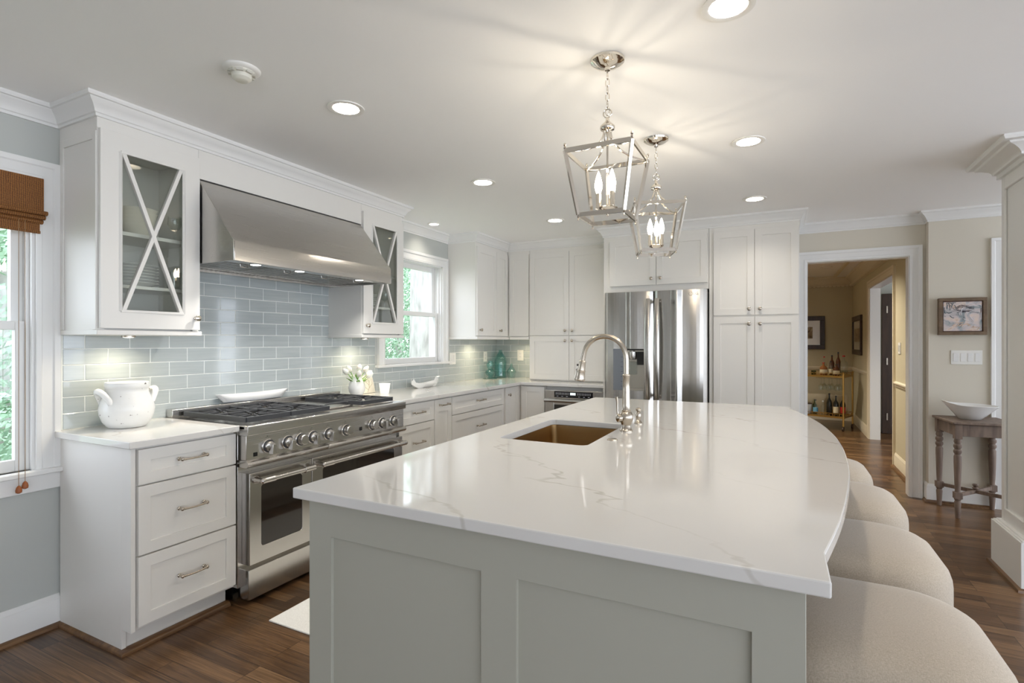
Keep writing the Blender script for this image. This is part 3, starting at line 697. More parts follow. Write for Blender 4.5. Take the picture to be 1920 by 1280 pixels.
base_cab('base_cabinet', 'wide white drawer base cabinet below the right window', 'L', bf, 3.692, 4.640, [
    ('drawer', 3.696, 4.62, 0.722, 0.872, ('pull', 4.16, 0.805)), ('drawer', 3.696, 4.62, 0.422, 0.715, ('pull', 4.16, 0.578)), ('drawer', 3.696, 4.62, 0.12, 0.415, ('pull', 4.16, 0.275))])
base_cab('base_cabinet', 'narrow white corner base cabinet with knob facing the island', 'L', bf, 4.642, 4.968, [
    ('door', 4.664, 4.950, 0.12, 0.872, ('knob', 4.72, 0.80))])
base_cab('base_cabinet', 'white corner base cabinet door left of the microwave drawer', 'B', 4.97, -2.421, -2.13, [
    ('door', -2.395, -2.134, 0.12, 0.872, None)], depth=0.58)
M().box(-2.4412, -2.4215, 4.9535, 4.990, 0.105, 0.883).build('filler_strip', CAB, [o for o in bpy.data.objects if o.get('label') == 'white corner base cabinet door left of the microwave drawer'][0])
mwc = base_cab('base_cabinet', 'white base cabinet housing the microwave drawer', 'B', 4.99, -2.126, -1.505, [
    ('drawer', -2.12, -1.51, 0.12, 0.40, ('pull', -1.81, 0.27))], depth=0.58)

# microwave drawer
mw = thing('microwave_drawer', 'stainless microwave drawer with black control strip under the counter', 'microwave', (-1.81, 4.96, 0.42))
M().box(-2.12, -1.506, 4.945, 5.01, 0.76, 0.846).build('control_panel', STEEL_V, mw, bevel=0.003)
M().box(-2.015, -1.612, 4.940, 4.9455, 0.775, 0.836).build('control_strip', BLACKG, mw, bevel=0.001, label='black glass control strip')
M().box(-1.845, -1.788, 4.9385, 4.9405, 0.802, 0.826).build('display', LCD, mw, smooth=False)
KEYM = mat('pale_print', srgb(200, 200, 205), 0.5)
for xs_, n_k in ((-1.998, 9), (-1.77, 9)):
    kb = M()
    for i in range(n_k):
        for j in range(2):
            x = xs_ + i * 0.0162; kb.box(x, x + .008, 4.939, 4.9402, 0.805 + j * .012, 0.8105 + j * .012)
    for i in range(3): kb.box(xs_ + .01 + i * .05, xs_ + .028 + i * .05, 4.939, 4.9402, 0.786, 0.790)
    kb.build('key_lettering', KEYM, mw, smooth=False)
b = M(); b.box(-2.12, -2.02, 4.945, 5.01, 0.43, 0.752); b.box(-1.61, -1.506, 4.945, 5.01, 0.43, 0.752); b.box(-2.02, -1.61, 4.945, 5.01, 0.43, 0.47); b.box(-2.02, -1.61, 4.945, 5.01, 0.70, 0.752)
b.build('drawer', STEEL_V, mw, bevel=0.003)
M().box(-2.02, -1.61, 4.952, 4.958, 0.47, 0.70).build('window', OVENG, mw, smooth=False)
M().prism([(4.945, 0.722), (4.945, 0.765), (4.925, 0.758), (4.918, 0.74), (4.925, 0.726)], lambda u, v, w: (w, u, v), -2.12, -1.506).build('handle', STEEL_S, mw)

# ------------------------------------------------------------------ range
rg = thing('kitchen_range', 'stainless steel professional gas range with two oven doors', 'range', (-2.68, 2.36, 0))
rx0 = -3.02; RY0, RY1 = 1.745, 2.988; NX = -2.345
M().box(rx0, -2.425, RY0 + .002, RY1 - .008, 0.09, 0.905).build('body', STEEL_S, rg, bevel=0.002)
b = M(); b.box(rx0, -2.37, RY0, RY1, 0.894, 0.908)
b.prism([(-2.425, 0.862), (-2.425, 0.9125), (NX - .004, 0.9125), (NX, 0.909), (NX, 0.866), (NX - .003, 0.862), (NX - .016, 0.862)], lambda u, v, w: (u, w, v), RY0, RY1)
b.build('cooktop', STEEL_H, rg, bevel=0.0015)
M().box(-2.425, NX - .018, RY0 + .004, RY1 - .004, 0.738, 0.862).build('control_panel', STEEL_H, rg, bevel=0.002)
# end cheeks of panel and the bull-nose below
b = M()
def rail(y0, y1): b.prism([(-2.425, 0.702), (-2.425, 0.738), (NX - .016, 0.738), (NX + .002, 0.730), (NX + .006, 0.720), (NX, 0.708), (NX - .012, 0.702)], lambda u, v, w: (u, w, v), y0, y1)
rail(RY0, 2.268); rail(2.271, RY1)
b.build('lower_trim', STEEL_S, rg, bevel=0.0015)
b = M()
for (y, tall) in ((1.875, 1), (1.996, 1), (2.083, 0), (2.168, 1), (2.285, 1), (2.427, 0), (2.66, 0), (2.752, 1), (2.868, 1)):
    k = M(); o = (NX - .018, y, 0.792)
    k.lathe(o, [(0.0375, 0.0), (0.0375, 0.004), (0.033, 0.008), (0.028, 0.009)], (1, 0, 0), 28)
    if tall: k.lathe(o, [(0.028, 0.009), (0.026, 0.022), (0.016, 0.027), (0.0001, 0.0275)], (1, 0, 0), 24); k.box(o[0] + .02, o[0] + .052, y - .010, y + .010, 0.792 - .038, 0.792 + .014)
    else: k.lathe(o, [(0.029, 0.009), (0.028, 0.036), (0.025, 0.040), (0.0001, 0.0405)], (1, 0, 0), 28)
    ko = k.build('knob', STEEL_S, rg, bevel=0.0012)
    M().lathe((NX - .0175, y, 0.792), [(0.0335, 0.0045), (0.0335, 0.0105), (0.026, 0.0135)], (1, 0, 0), 28, True, True).build('ring', BLACKM, ko)
    M().box(NX - .0182, NX - .0176, y - .006, y - .001, 0.842, 0.8445).box(NX - .0182, NX - .0176, y + .003, y + .009, 0.838, 0.8395).box(NX - .0182, NX - .0176, y - .013, y - .0085, 0.836, 0.8375).build('dial_marking', DARK, ko, smooth=False)
M().box(NX - .0185, NX - .0165, 1.79, 1.813, 0.752, 0.772).build('rocker_switch', BLACKG, rg, smooth=False)
M().box(NX - .0185, NX - .0165, 2.545, 2.568, 0.770, 0.792).build('rocker_switch', BLACKG, rg, smooth=False)
def oven_door(y0, y1, wy0, wy1, wz0, wz1):
    x0, x1 = -2.425, NX - .022
    b = M().plate([(y0, 0.205), (y1, 0.205), (y1, 0.668), (y0, 0.668)], [rrect(wy0, wy1, wz0, wz1, 0.016, 4)], lambda u, v, w: (w, u, v), x0, x1)
    d = b.build('oven_door', STEEL_V, rg, bevel=0.002)
    M().box(x0, x1 - .003, wy0 - .001, wy1 + .001, wz0 - .001, wz1 + .001).build('oven_window', OVENG, d, smooth=False)
    h = M(); zz = 0.632; hx = NX + .035
    for yy in (y0 + .035, y1 - .035):
        h.lathe((x1, yy, zz), [(0.020, 0), (0.018, 0.012), (0.013, 0.02), (0.013, 0.055)], (1, 0, 0), 18); h.ball((hx, yy, zz), 0.0165, 14)
    h.tube([(hx, y0 + .03, zz), (hx, y0 + .10, zz), (hx, y0 + .102, zz), (hx, y1 - .102, zz), (hx, y1 - .10, zz), (hx, y1 - .03, zz)], [0.0155, 0.0165, 0.0125, 0.0125, 0.0165, 0.0155], 18)
    h.build('handle', STEEL_S, d)
oven_door(1.772, 2.166, 1.840, 2.100, 0.285, 0.600)
oven_door(2.170, 2.975, 2.25, 2.89, 0.285, 0.600)
M().box(-2.44, NX - .03, 1.772, 2.975, 0.03, 0.180).build('kick_panel', STEEL_V, rg, bevel=0.002)
M().box(-2.47, -2.43, 1.79, 2.96, 0.02, 0.67).build('inner_frame', DARK, rg, smooth=False)
for a_ in (RY0 + .03, RY1 - .06): M().box(rx0, -2.50, a_, a_ + .03, 0.0, 0.0895).build('foot_rail', STEEL_S, rg)
b = M(); b.box(rx0, -2.965, RY0, RY1, 0.905, 0.958); b.build('back_trim', STEEL_H, rg, bevel=0.003)
def grate(y0, y1, nb=2):
    g = M(); x0, x1 = -2.945, -2.43; z0, z1 = 0.918, 0.946; w = 0.016
    # sloping outer frame
    for (p, q) in (((x0, y0), (x1, y0)), ((x0, y1), (x1, y1)), ((x0, y0), (x0, y1)), ((x1, y0), (x1, y1))):
        g.bar((p[0], p[1], 0.931), (q[0], q[1], 0.931), 0.012, 0.026)
    mx = (x0 + x1) / 2; g.bar((mx, y0, 0.938), (mx, y1, 0.938), 0.010, 0.012)
    for cxx in ((x0 + mx) / 2, (mx + x1) / 2):
        cy = (y0 + y1) / 2
        for k in range(8):
            a = math.pi / 8 + k * math.pi / 4; dx, dy = math.cos(a), math.sin(a)
            hx, hy = (mx - x0) / 2, (y1 - y0) / 2
            t = min(hx / abs(dx), hy / abs(dy))
            g.bar((cxx + dx * 0.03, cy + dy * 0.03, 0.936), (cxx + dx * t, cy + dy * t, 0.936), 0.008, 0.011)
    go = g.build('grate', BLACKM, rg, bevel=0.0015)
    for cxx in ((x0 + mx) / 2, (mx + x1) / 2):
        M().lathe((cxx, (y0 + y1) / 2, 0.9085), [(0.05, 0), (0.05, 0.006), (0.034, 0.008), (0.034, 0.014), (0.03, 0.016), (0.0001, 0.016)], n=24).build('burner', BLACKM, go)
grate(1.80, 2.068); grate(2.076, 2.358); grate(2.642, 2.944)
b = M(); b.box(-2.93, -2.49, 2.375, 2.625, 0.909, 0.922); b.build('griddle_cover', STEEL_S, rg, bevel=0.006)
M().tube([(-2.52, 2.40, 0.922), (-2.51, 2.405, 0.938), (-2.51, 2.43, 0.943), (-2.51, 2.57, 0.943), (-2.51, 2.595, 0.938), (-2.52, 2.60, 0.922)], 0.005, 10).build('griddle_handle', BLACKM, rg)

# platter resting on the back trim
pl = M(); n = 22; rows = []
for (h, wd, dx) in ((0.0, 0.43, 0.0), (0.02, 0.455, 0.008), (0.058, 0.52, 0.014), (0.062, 0.522, 0.016), (0.058, 0.51, 0.020), (0.024, 0.44, 0.018), (0.006, 0.42, 0.010)):
    rows.append([Vector((-2.992 + (dx if math.cos(2 * math.pi * k / 40) > 0 else dx * 0.0) * abs(math.cos(2 * math.pi * k / 40)) + 0.020 * math.cos(2 * math.pi * k / 40), 2.27 + wd / 2 * math.copysign(abs(math.sin(2 * math.pi * k / 40)) ** 0.6, math.sin(2 * math.pi * k / 40)), 0.9595 + h * 0.8 + 0.006 * abs(math.sin(2 * math.pi * k / 40)))) for k in range(40)])
tag(pl.rings(rows).build('platter', PORC, ang=60), 'long narrow white platter on the ledge behind the range', 'platter')

# ------------------------------------------------------------------ range hood
hd = thing('range_hood', 'stainless steel angled canopy hood above the range', 'range hood', (-2.72, 2.33, 1.72))
HY0, HY1 = 1.724, 2.922; XF = -2.42
b = M()
prof = [(-2.703, 2.178), (XF - .004, 1.842), (XF, 1.836), (XF, 1.738), (XF - .02, 1.736), (XF - .03, 1.742), (XF - .045, 1.80), (-2.72, 2.12)]
b.prism(prof, lambda u, v, w: (u, w, v), HY0 + .0045, HY1 - .0045)
for y in (HY0, HY1 - .004): b.prism([(-3.015, 1.738), (-3.015, 2.178), (-2.703, 2.178), (XF - .004, 1.842), (XF - .001, 1.738)], lambda u, v, w: (u, w, v), y, y + .004)
b.build('canopy', STEEL_H, hd, bevel=0.0015)
b = M(); b.box(-3.01, XF - .03, HY0 + .005, HY1 - .005, 1.765, 1.775); b.box(-3.01, -2.96, HY0 + .005, HY1 - .005, 1.735, 1.765); b.box(XF - .12, XF - .022, HY0 + .005, HY1 - .005, 1.745, 1.752); b.build('underside', STEEL_S, hd, bevel=0.002)
for k in range(4):
    y = HY0 + .04 + k * 0.282
    f = M(); f.box(-2.94, XF - .14, y, y + .27, 1.752, 1.762)
    for j in range(9): f.box(-2.93, XF - .15, y + .01 + j * .029, y + .022 + j * .029, 1.748, 1.753)
    fo = f.build('baffle_filter', STEEL_S, hd); M().tube([(XF - .16, y + .11, 1.75), (XF - .16, y + .112, 1.735), (XF - .16, y + .155, 1.735), (XF - .16, y + .157, 1.75)], 0.003, 8).build('filter_handle', STEEL_S, fo)
for y in (1.90, 2.19, 2.68):
    M().lathe((XF - .07, y, 1.7445), [(0.032, 0), (0.032, -0.003), (0.028, -0.004)], n=24).build('lamp_ring', STEEL_S, hd)
    M().lathe((XF - .07, y, 1.7405), [(0.026, 0), (0.024, -0.0015), (0.0001, -0.002)], n=20).build('lamp_lens', PUCK, hd)
    area_light('hood_lamp', (XF - .07, y, 1.735), (0, 0, 0), 0.04, 0.04, 2.4, (1.0, 0.97, 0.92), spread=120, shape='DISK')

# ------------------------------------------------------------------ upper cabinets
UF = -2.70
SH = [0.0, 0.0]
def glass_cab(label, y0, y1, hinge_right, gy0, gy1):
    t = thing('wall_cabinet', label, 'cabinet', (-2.86, (y0 + y1) / 2, 1.36), 'glass door wall cabinets')
    b = M(); zt = CEIL - .001
    b.box(W + .001, UF - .02, y0, y0 + .018, 1.385, zt); b.box(W + .001, UF - .02, y1 - .018, y1, 1.385, zt)
    b.box(W + .001, UF - .02, y0 + .018, y1 - .018, 1.385, 1.403); b.box(W + .001, UF - .02, y0 + .018, y1 - .018, 2.262, zt)
    b.box(W + .001, W + .012, y0 + .018, y1 - .018, 1.403, 2.262)
    b.box(UF - .02, UF, y0, y1, 2.285, zt); b.box(UF - .02, UF - .001, y0, y0 + .03, 1.385, 2.285); b.box(UF - .02, UF - .001, y1 - .03, y1, 1.385, 2.285)
    b.build('body', CAB, t, bevel=0.001)
    M().box(W + .001, UF + .012, y0 - (0.006), y1 + .012, 1.362, 1.385).build('light_rail', CAB, t, bevel=0.003)
    s = M(); s.box(W + .012, UF - .045, y0 + .018, y1 - .018, 1.832, 1.85); s.build('shelf', CAB, t, bevel=0.001)
    s = M(); s.box(W + .012, UF - .045, y0 + .018, y1 - .018, 1.584, 1.60); s.build('shelf', CAB, t, bevel=0.001)
    d = M(); dz0, dz1 = 1.392, 2.282; z0, z1 = 1.472, 2.198
    d.plate([(y0 + .004, dz0), (y1 - .004, dz0), (y1 - .004, dz1), (y0 + .004, dz1)], [[(gy0, z0), (gy1, z0), (gy1, z1), (gy0, z1)]], lambda u, v, w: (w, u, v), UF, UF + .02)
    for (p, q) in (((gy0, z0), (gy1, z0)), ((gy0, z1), (gy1, z1)), ((gy0, z0), (gy0, z1)), ((gy1, z0), (gy1, z1))):
        d.bar((UF + .02, p[0], p[1]), (UF + .02, q[0], q[1]), 0.012, 0.012)
    for (p, q) in (((gy0 + .012, z0), (gy1 - .012, z1)), ((gy0 + .012, z1), (gy1 - .012, z0))):
        d.bar((UF + (.0128 if p[1] < q[1] else .0135), p[0], p[1]), (UF + (.0128 if p[1] < q[1] else .0135), q[0], q[1]), 0.018, 0.020, up=(1, 0, 0))
    do = d.build('door', CAB, t, bevel=0.0015)
    M().box(UF + .005, UF + .008, gy0, gy1, z0, z1).build('door_glass', CABGLASS, do, smooth=False)
    knob(M(), 'L', UF + .02, (y1 - .028) if hinge_right else (y0 + .035), 1.452).build('knob', CHROME, do)
    pk = M().lathe((-2.86, (y0 + y1) / 2 - .02, 1.3615), [(0.03, 0), (0.03, -0.008), (0.025, -0.009)], n=20).build('puck_light', NICKEL, t)
    M().lathe((-2.86, (y0 + y1) / 2 - .02, 1.352), [(0.023, 0), (0.0001, -0.001)], n=20).build('lens', PUCK, pk)
    area_light('puck_lamp', (-2.86, (y0 + y1) / 2 - .02, 1.348), (0, 0, 0), 0.04, 0.04, 1.2, (1.0, 0.87, 0.64), spread=150, shape='DISK')
    return t
g1 = glass_cab('glass-door wall cabinet with X muntins nearest the left window', 1.263, 1.722, True, 1.348, 1.635)
b = M(); b.box(W + .02, W + .05, 1.257, 1.263, 1.386, 2.27); b.box(UF - .03, UF - .0, 1.257, 1.263, 1.386, 2.27); b.box(W + .05, UF - .03, 1.257, 1.263, 2.235, 2.27); b.build('side_panel', CAB, g1, bevel=0.001)
g2 = glass_cab('glass-door wall cabinet with X muntins right of the hood', 2.926, 3.39, False, 3.02, 3.31)
vp = thing('hood_valance', 'white painted panel bridging the two cabinets above the hood', 'cabinet panel', (-2.71, 2.32, 2.18))
M().box(UF - .018, UF, 1.723, 2.925, 2.183, CEIL - .001).build('panel', CAB, vp, bevel=0.001)
M().box(UF - .3, UF - .02, 1.724, 2.924, 2.19, 2.20).build('shelf', CAB, vp)

def solid_upper(name, label, pl, face, u0, u1, z0, z1, depth, doors, rail_=True, group='closed wall cabinets', side_l=False, railz=None):
    mid = (u0 + u1) / 2; loc = (face - depth / 2, mid, z0) if pl == 'L' else (mid, face + depth / 2, z0)
    t = thing(name, label, 'cabinet', loc, group)
    b = M(); b.pbox(pl, face, -depth, -0.0, u0, u1, z0, z1); b.build('body', CAB, t, bevel=0.0012)
    for (a, c, d0, d1, kn) in doors:
        f = M().shaker(pl, face + (0.02 if pl == 'L' else -0.02), a, c, d0, d1).build('door', CAB, t, bevel=0.001)
        if kn: knob(M(), pl, face + (0.02 if pl == 'L' else -0.02), kn[0], kn[1]).build('knob', NICKEL, f)
    return t
c3 = solid_upper('wall_cabinet', 'white two-door wall cabinet beside the right window', 'L', UF, 4.545, 5.245, 1.385, CEIL - .001, 0.329, [
    (4.552, 4.955, 1.394, 2.29, (4.60, 1.452)), (4.959, 5.215, 1.394, 2.29, (5.02, 1.452))])
M().box(W + .001, UF + .026, 4.538, 5.235, 1.357, 1.385).build('light_rail', CAB, c3, bevel=0.003)
c4 = solid_upper('wall_cabinet', 'narrow white corner wall cabinet above the aqua bottles', 'B', 5.25, -2.70, -2.432, 1.385, CEIL - .001, 0.33, [
    (-2.675, -2.436, 1.394, 2.29, None)])
M().box(-2.665, -2.432, 5.224, YB - .001, 1.357, 1.385).build('light_rail', CAB, c4, bevel=0.003)
area_light('puck_lamp', (-2.86, 4.93, 1.352), (0, 0, 0), 0.04, 0.04, 1.3, (1.0, 0.86, 0.60), spread=150, shape='DISK')
area_light('puck_lamp', (-2.56, 5.40, 1.352), (0, 0, 0), 0.04, 0.04, 0.8, (1.0, 0.86, 0.60), spread=150, shape='DISK')
solid_upper('wall_cabinet', 'tall white counter cabinet with four doors left of the fridge', 'B', 5.25, -2.430, -1.505, 0.9155, CEIL - .001, 0.33, [
    (-2.422, -1.968, 1.402, 2.29, (-2.005, 1.452)), (-1.964, -1.512, 1.402, 2.29, (-1.927, 1.452)),
    (-2.422, -1.968, 0.928, 1.394, (-2.005, 1.345)), (-1.964, -1.512, 0.928, 1.394, (-1.927, 1.345))])
solid_upper('fridge_cabinet', 'white two-door cabinet directly over the refrigerator', 'B', 4.95, -1.503, -0.548, 1.802, CEIL - .001, 0.63, [
    (-1.441, -1.005, 1.858, 2.29, (-1.045, 1.915)), (-1.001, -0.558, 1.858, 2.29, (-0.961, 1.915))])
# slim side panel of the fridge bay
M().box(-1.503, -1.484, 4.93, YB - .001, 0.0, 1.8015).build('side_panel', CAB, [o for o in bpy.data.objects if o.name.startswith('fridge_cabinet')][0], bevel=0.001)
solid_upper('pantry_cabinet', 'tall white four-door pantry cabinet right of the refrigerator', 'B', 4.95, -0.545, 0.155, 0.1, CEIL - .001, 0.63, [
    (-0.507, -0.181, 1.562, 2.29, (-0.222, 1.612)), (-0.177, 0.150, 1.562, 2.29, (-0.137, 1.612)),
    (-0.507, -0.181, 0.73, 1.548, (-0.222, 1.485)), (-0.177, 0.150, 0.73, 1.548, (-0.137, 1.485)),
    (-0.507, -0.181, 0.11, 0.722, (-0.222, 0.67)), (-0.177, 0.150, 0.11, 0.722, (-0.137, 0.67))], group='pantry')
pt = [o for o in bpy.data.objects if o.name.startswith('pantry_cabinet')][0]; del pt['group']
M().box(-0.545, 0.155, 5.03, YB - .001, 0.0, 0.1).build('toe_kick', CAB, pt)

# ------------------------------------------------------------------ refrigerator
fr = thing('refrigerator', 'stainless french-door refrigerator with ice dispenser', 'refrigerator', (-1.0, 5.1, 0))
M().box(-1.455, -0.556, 4.90, 5.56, 0.02, 1.775).build('body', mat('grey_fridge_side', srgb(120, 118, 114), 0.4), fr, bevel=0.004)
def curved_door(x0, x1, z0, z1, hole=None):
    # bowed front built from vertical strips; hole=(xa,xb,za,zb)
    m = M(); xs = sorted({x0, x1, *([hole[0], hole[1]] if hole else []), *[x0 + (x1 - x0) * k / 16 for k in range(17)]})
    xs = [x for i, x in enumerate(xs) if i == 0 or x - xs[i - 1] > 1e-4]
    cxm = (x0 + x1) / 2
    fy = lambda x: 4.818 - 0.0 + 0.018 * abs((x - cxm) / ((x1 - x0) / 2)) ** 3.0 + (0.012 if min(x - x0, x1 - x) < 1e-4 else 0)
    for a, c in zip(xs[:-1], xs[1:]):
        segs = [(z0, z1)]
        if hole and a >= hole[0] - 1e-5 and c <= hole[1] + 1e-5: segs = [(z0, hole[2]), (hole[3], z1)]
        for (p, q) in segs:
            m.rings([[Vector((a, fy(a), z)), Vector((c, fy(c), z)), Vector((c, 4.90, z)), Vector((a, 4.90, z))] for z in (p, q)])
    bmesh.ops.remove_doubles(m.bm, verts=m.bm.verts, dist=1e-5)
    # delete internal faces
    seen = {}
    for f in list(m.bm.faces):
        k = tuple(sorted(v.index for v in f.verts)); seen.setdefault(k, []).append(f)
    m.bm.verts.index_update()
    seen = {}
    for f in m.bm.faces: seen.setdefault(tuple(sorted(v.index for v in f.verts)), []).append(f)
    bmesh.ops.delete(m.bm, geom=[f for fs in seen.values() if len(fs) > 1 for f in fs], context='FACES_ONLY')
    return m
DISP = (-1.368, -1.088, 0.885, 1.267)
d1 = curved_door(-1.455, -1.012, 0.70, 1.79, DISP).build('door', STEEL_V, fr, ang=20)
d2 = curved_door(-1.000, -0.552, 0.70, 1.79).build('door', STEEL_V, fr, ang=20)
curved_door(-1.455, -0.552, 0.06, 0.69).build('freezer_drawer', STEEL_V, fr, ang=20)
for d_, x, s_ in ((d1, -1.045, -1), (d2, -0.967, 1)):
    h = M(); pts = []; rr = []
    for k in range(25):
        t = k / 24; z = 0.82 + 0.90 * t; pts.append((x, 4.79 - 0.040 * math.sin(math.pi * t) ** 0.7 + 0.0, z)); rr.append(0.022 * (0.72 + 0.28 * math.sin(math.pi * t)))
    h.tube(pts, rr, 14, flat=(0.45, 1.25)); h.cyl((x, 4.818, 0.845), (x, 4.785, 0.845), 0.014); h.cyl((x, 4.818, 1.695), (x, 4.785, 1.695), 0.014)
    h.build('handle', STEEL_V, d_, ang=50)
ds = M(); ds.box(-1.372, -1.264, 4.812, 4.83, 0.885, 1.267); dso = ds.build('dispenser_panel', mat('blue_grey_glass_panel', srgb(120, 125, 132), 0.1, Coat_Weight=0.5), d1, bevel=0.001)
pr = M()
for k in range(7): pr.box(-1.30, -1.28, 4.8112, 4.812, 0.92 + k * .045, 0.924 + k * .045)
pr.build('icons', mat('dark_print', (0.05, 0.06, 0.08, 1), 0.5), dso, smooth=False)
b = M(); b.box(-1.262, -1.088, 4.876, 4.885, 0.885, 1.267); b.box(-1.264, -1.256, 4.815, 4.885, 0.885, 1.267); b.box(-1.094, -1.086, 4.835, 4.885, 0.885, 1.267); b.box(-1.262, -1.088, 4.83, 4.885, 0.885, 0.90)
b.build('dispenser_recess', mat('dispenser_silver', srgb(190, 184, 172), 0.25, 0.8), d1, bevel=0.001)
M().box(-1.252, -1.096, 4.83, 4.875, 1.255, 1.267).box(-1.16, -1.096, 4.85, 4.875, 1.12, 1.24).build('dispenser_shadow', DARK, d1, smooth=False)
M().lathe((-1.20, 4.85, 1.17), [(0.03, 0), (0.036, 0.02), (0.036, 0.07)], n=16).ball((-1.20, 4.832, 1.245), 0.009, 10).build('ice_chute', STEEL_S, d1)
M().box(-1.235, -1.165, 4.855, 4.862, 1.03, 1.15).build('paddle', CLEAR, d1, bevel=0.004)
def text(s, size, loc, rot, material, parent, name, ext=0.0006):
    c = bpy.data.curves.new(name, 'FONT'); c.body = s; c.size = size; c.extrude = ext; c.align_x = 'CENTER'; c.align_y = 'CENTER'
    o = bpy.data.objects.new(name, c); c.materials.append(material); COL.objects.link(o)
    r = parent
    while r.parent: r = r.parent
    o.location = Vector(loc) - Vector(r.location); o.rotation_euler = rot
    bpy.context.view_layer.update(); dg = bpy.context.evaluated_depsgraph_get(); me = bpy.data.meshes.new_from_object(o.evaluated_get(dg))
    q = bpy.data.objects.new(name, me); COL.objects.link(q); q.location = o.location; q.rotation_euler = rot; q.parent = parent
    bpy.data.objects.remove(o); return q
BADGE = mat('badge_grey', srgb(110, 108, 106), 0.3, 0.6)
text('LG', 0.036, (-0.640, 4.8185, 1.752), (HP, 0, 0.03), BADGE, d2, 'badge')
bd = M(); bd.tube([(-0.683 + 0.015 * math.cos(a * .3927), 4.8185, 1.752 + 0.015 * math.sin(a * .3927)) for a in range(16)], 0.0018, 6, closed=True); bd.box(-0.684, -0.682, 4.8175, 4.8195, 1.745, 1.759); bd.build('badge_ring', BADGE, d2)

# ------------------------------------------------------------------ counter stools
def stool(label):
    t = thing('counter_stool', label, 'stool', (0, 0, 0), 'upholstered stools along the island')
    b = M(); R = []
    for (off, z) in ((0.02, 0.515), (0.004, 0.522), (0.0, 0.54), (0.0, 0.605), (0.002, 0.628), (0.008, 0.648), (0.020, 0.666), (0.040, 0.680), (0.07, 0.690), (0.12, 0.696), (0.20, 0.699)):
        r = max(0.15 - off * 0.6, 0.03)
        R.append([Vector((x, y, z)) for x, y in rrect(-0.245 + off, 0.245 - off, -0.24 + off, 0.24 - off, r, 8)])
    b.rings(R); b.build('seat', LINEN, t, ang=80)
    M().box(-0.19, 0.19, -0.19, 0.19, 0.475, 0.514).build('seat_frame', DARKWOOD, t, bevel=0.004)
    for sx in (-1, 1):
        for sy in (-1, 1):
            M().rings([[Vector((sx * c + i, sy * c2 + j, z)) for i, j in ((-h, -h), (h, -h), (h, h), (-h, h))] for z, c, c2, h in ((0.0, 0.20, 0.20, 0.014), (0.478, 0.172, 0.172, 0.021))]).build('leg', DARKWOOD, t, bevel=0.003)
    for (p, q, z) in (((-.187, -.187), (.187, -.187), 0.20), ((-.187, .187), (.187, .187), 0.20), ((-.187, -.187), (-.187, .187), 0.27), ((.187, -.187), (.187, .187), 0.27)):
        M().bar((p[0], p[1], z), (q[0], q[1], z), 0.018, 0.026).build('stretcher', DARKWOOD, t, bevel=0.002)
    return t
st0 = stool('oatmeal linen counter stool closest to the island end panel, largest in view')
st0.location = (0.195, 1.512, 0)
for (x, y, lb) in ((0.218, 2.088, 'oatmeal linen counter stool, second along the bowed island edge'), (0.222, 2.705, 'oatmeal linen counter stool, third along the bowed island edge'), (0.185, 3.305, 'oatmeal linen counter stool at the far end nearest the doorway')):
    dup(st0, (x, y, 0), 0, lb)

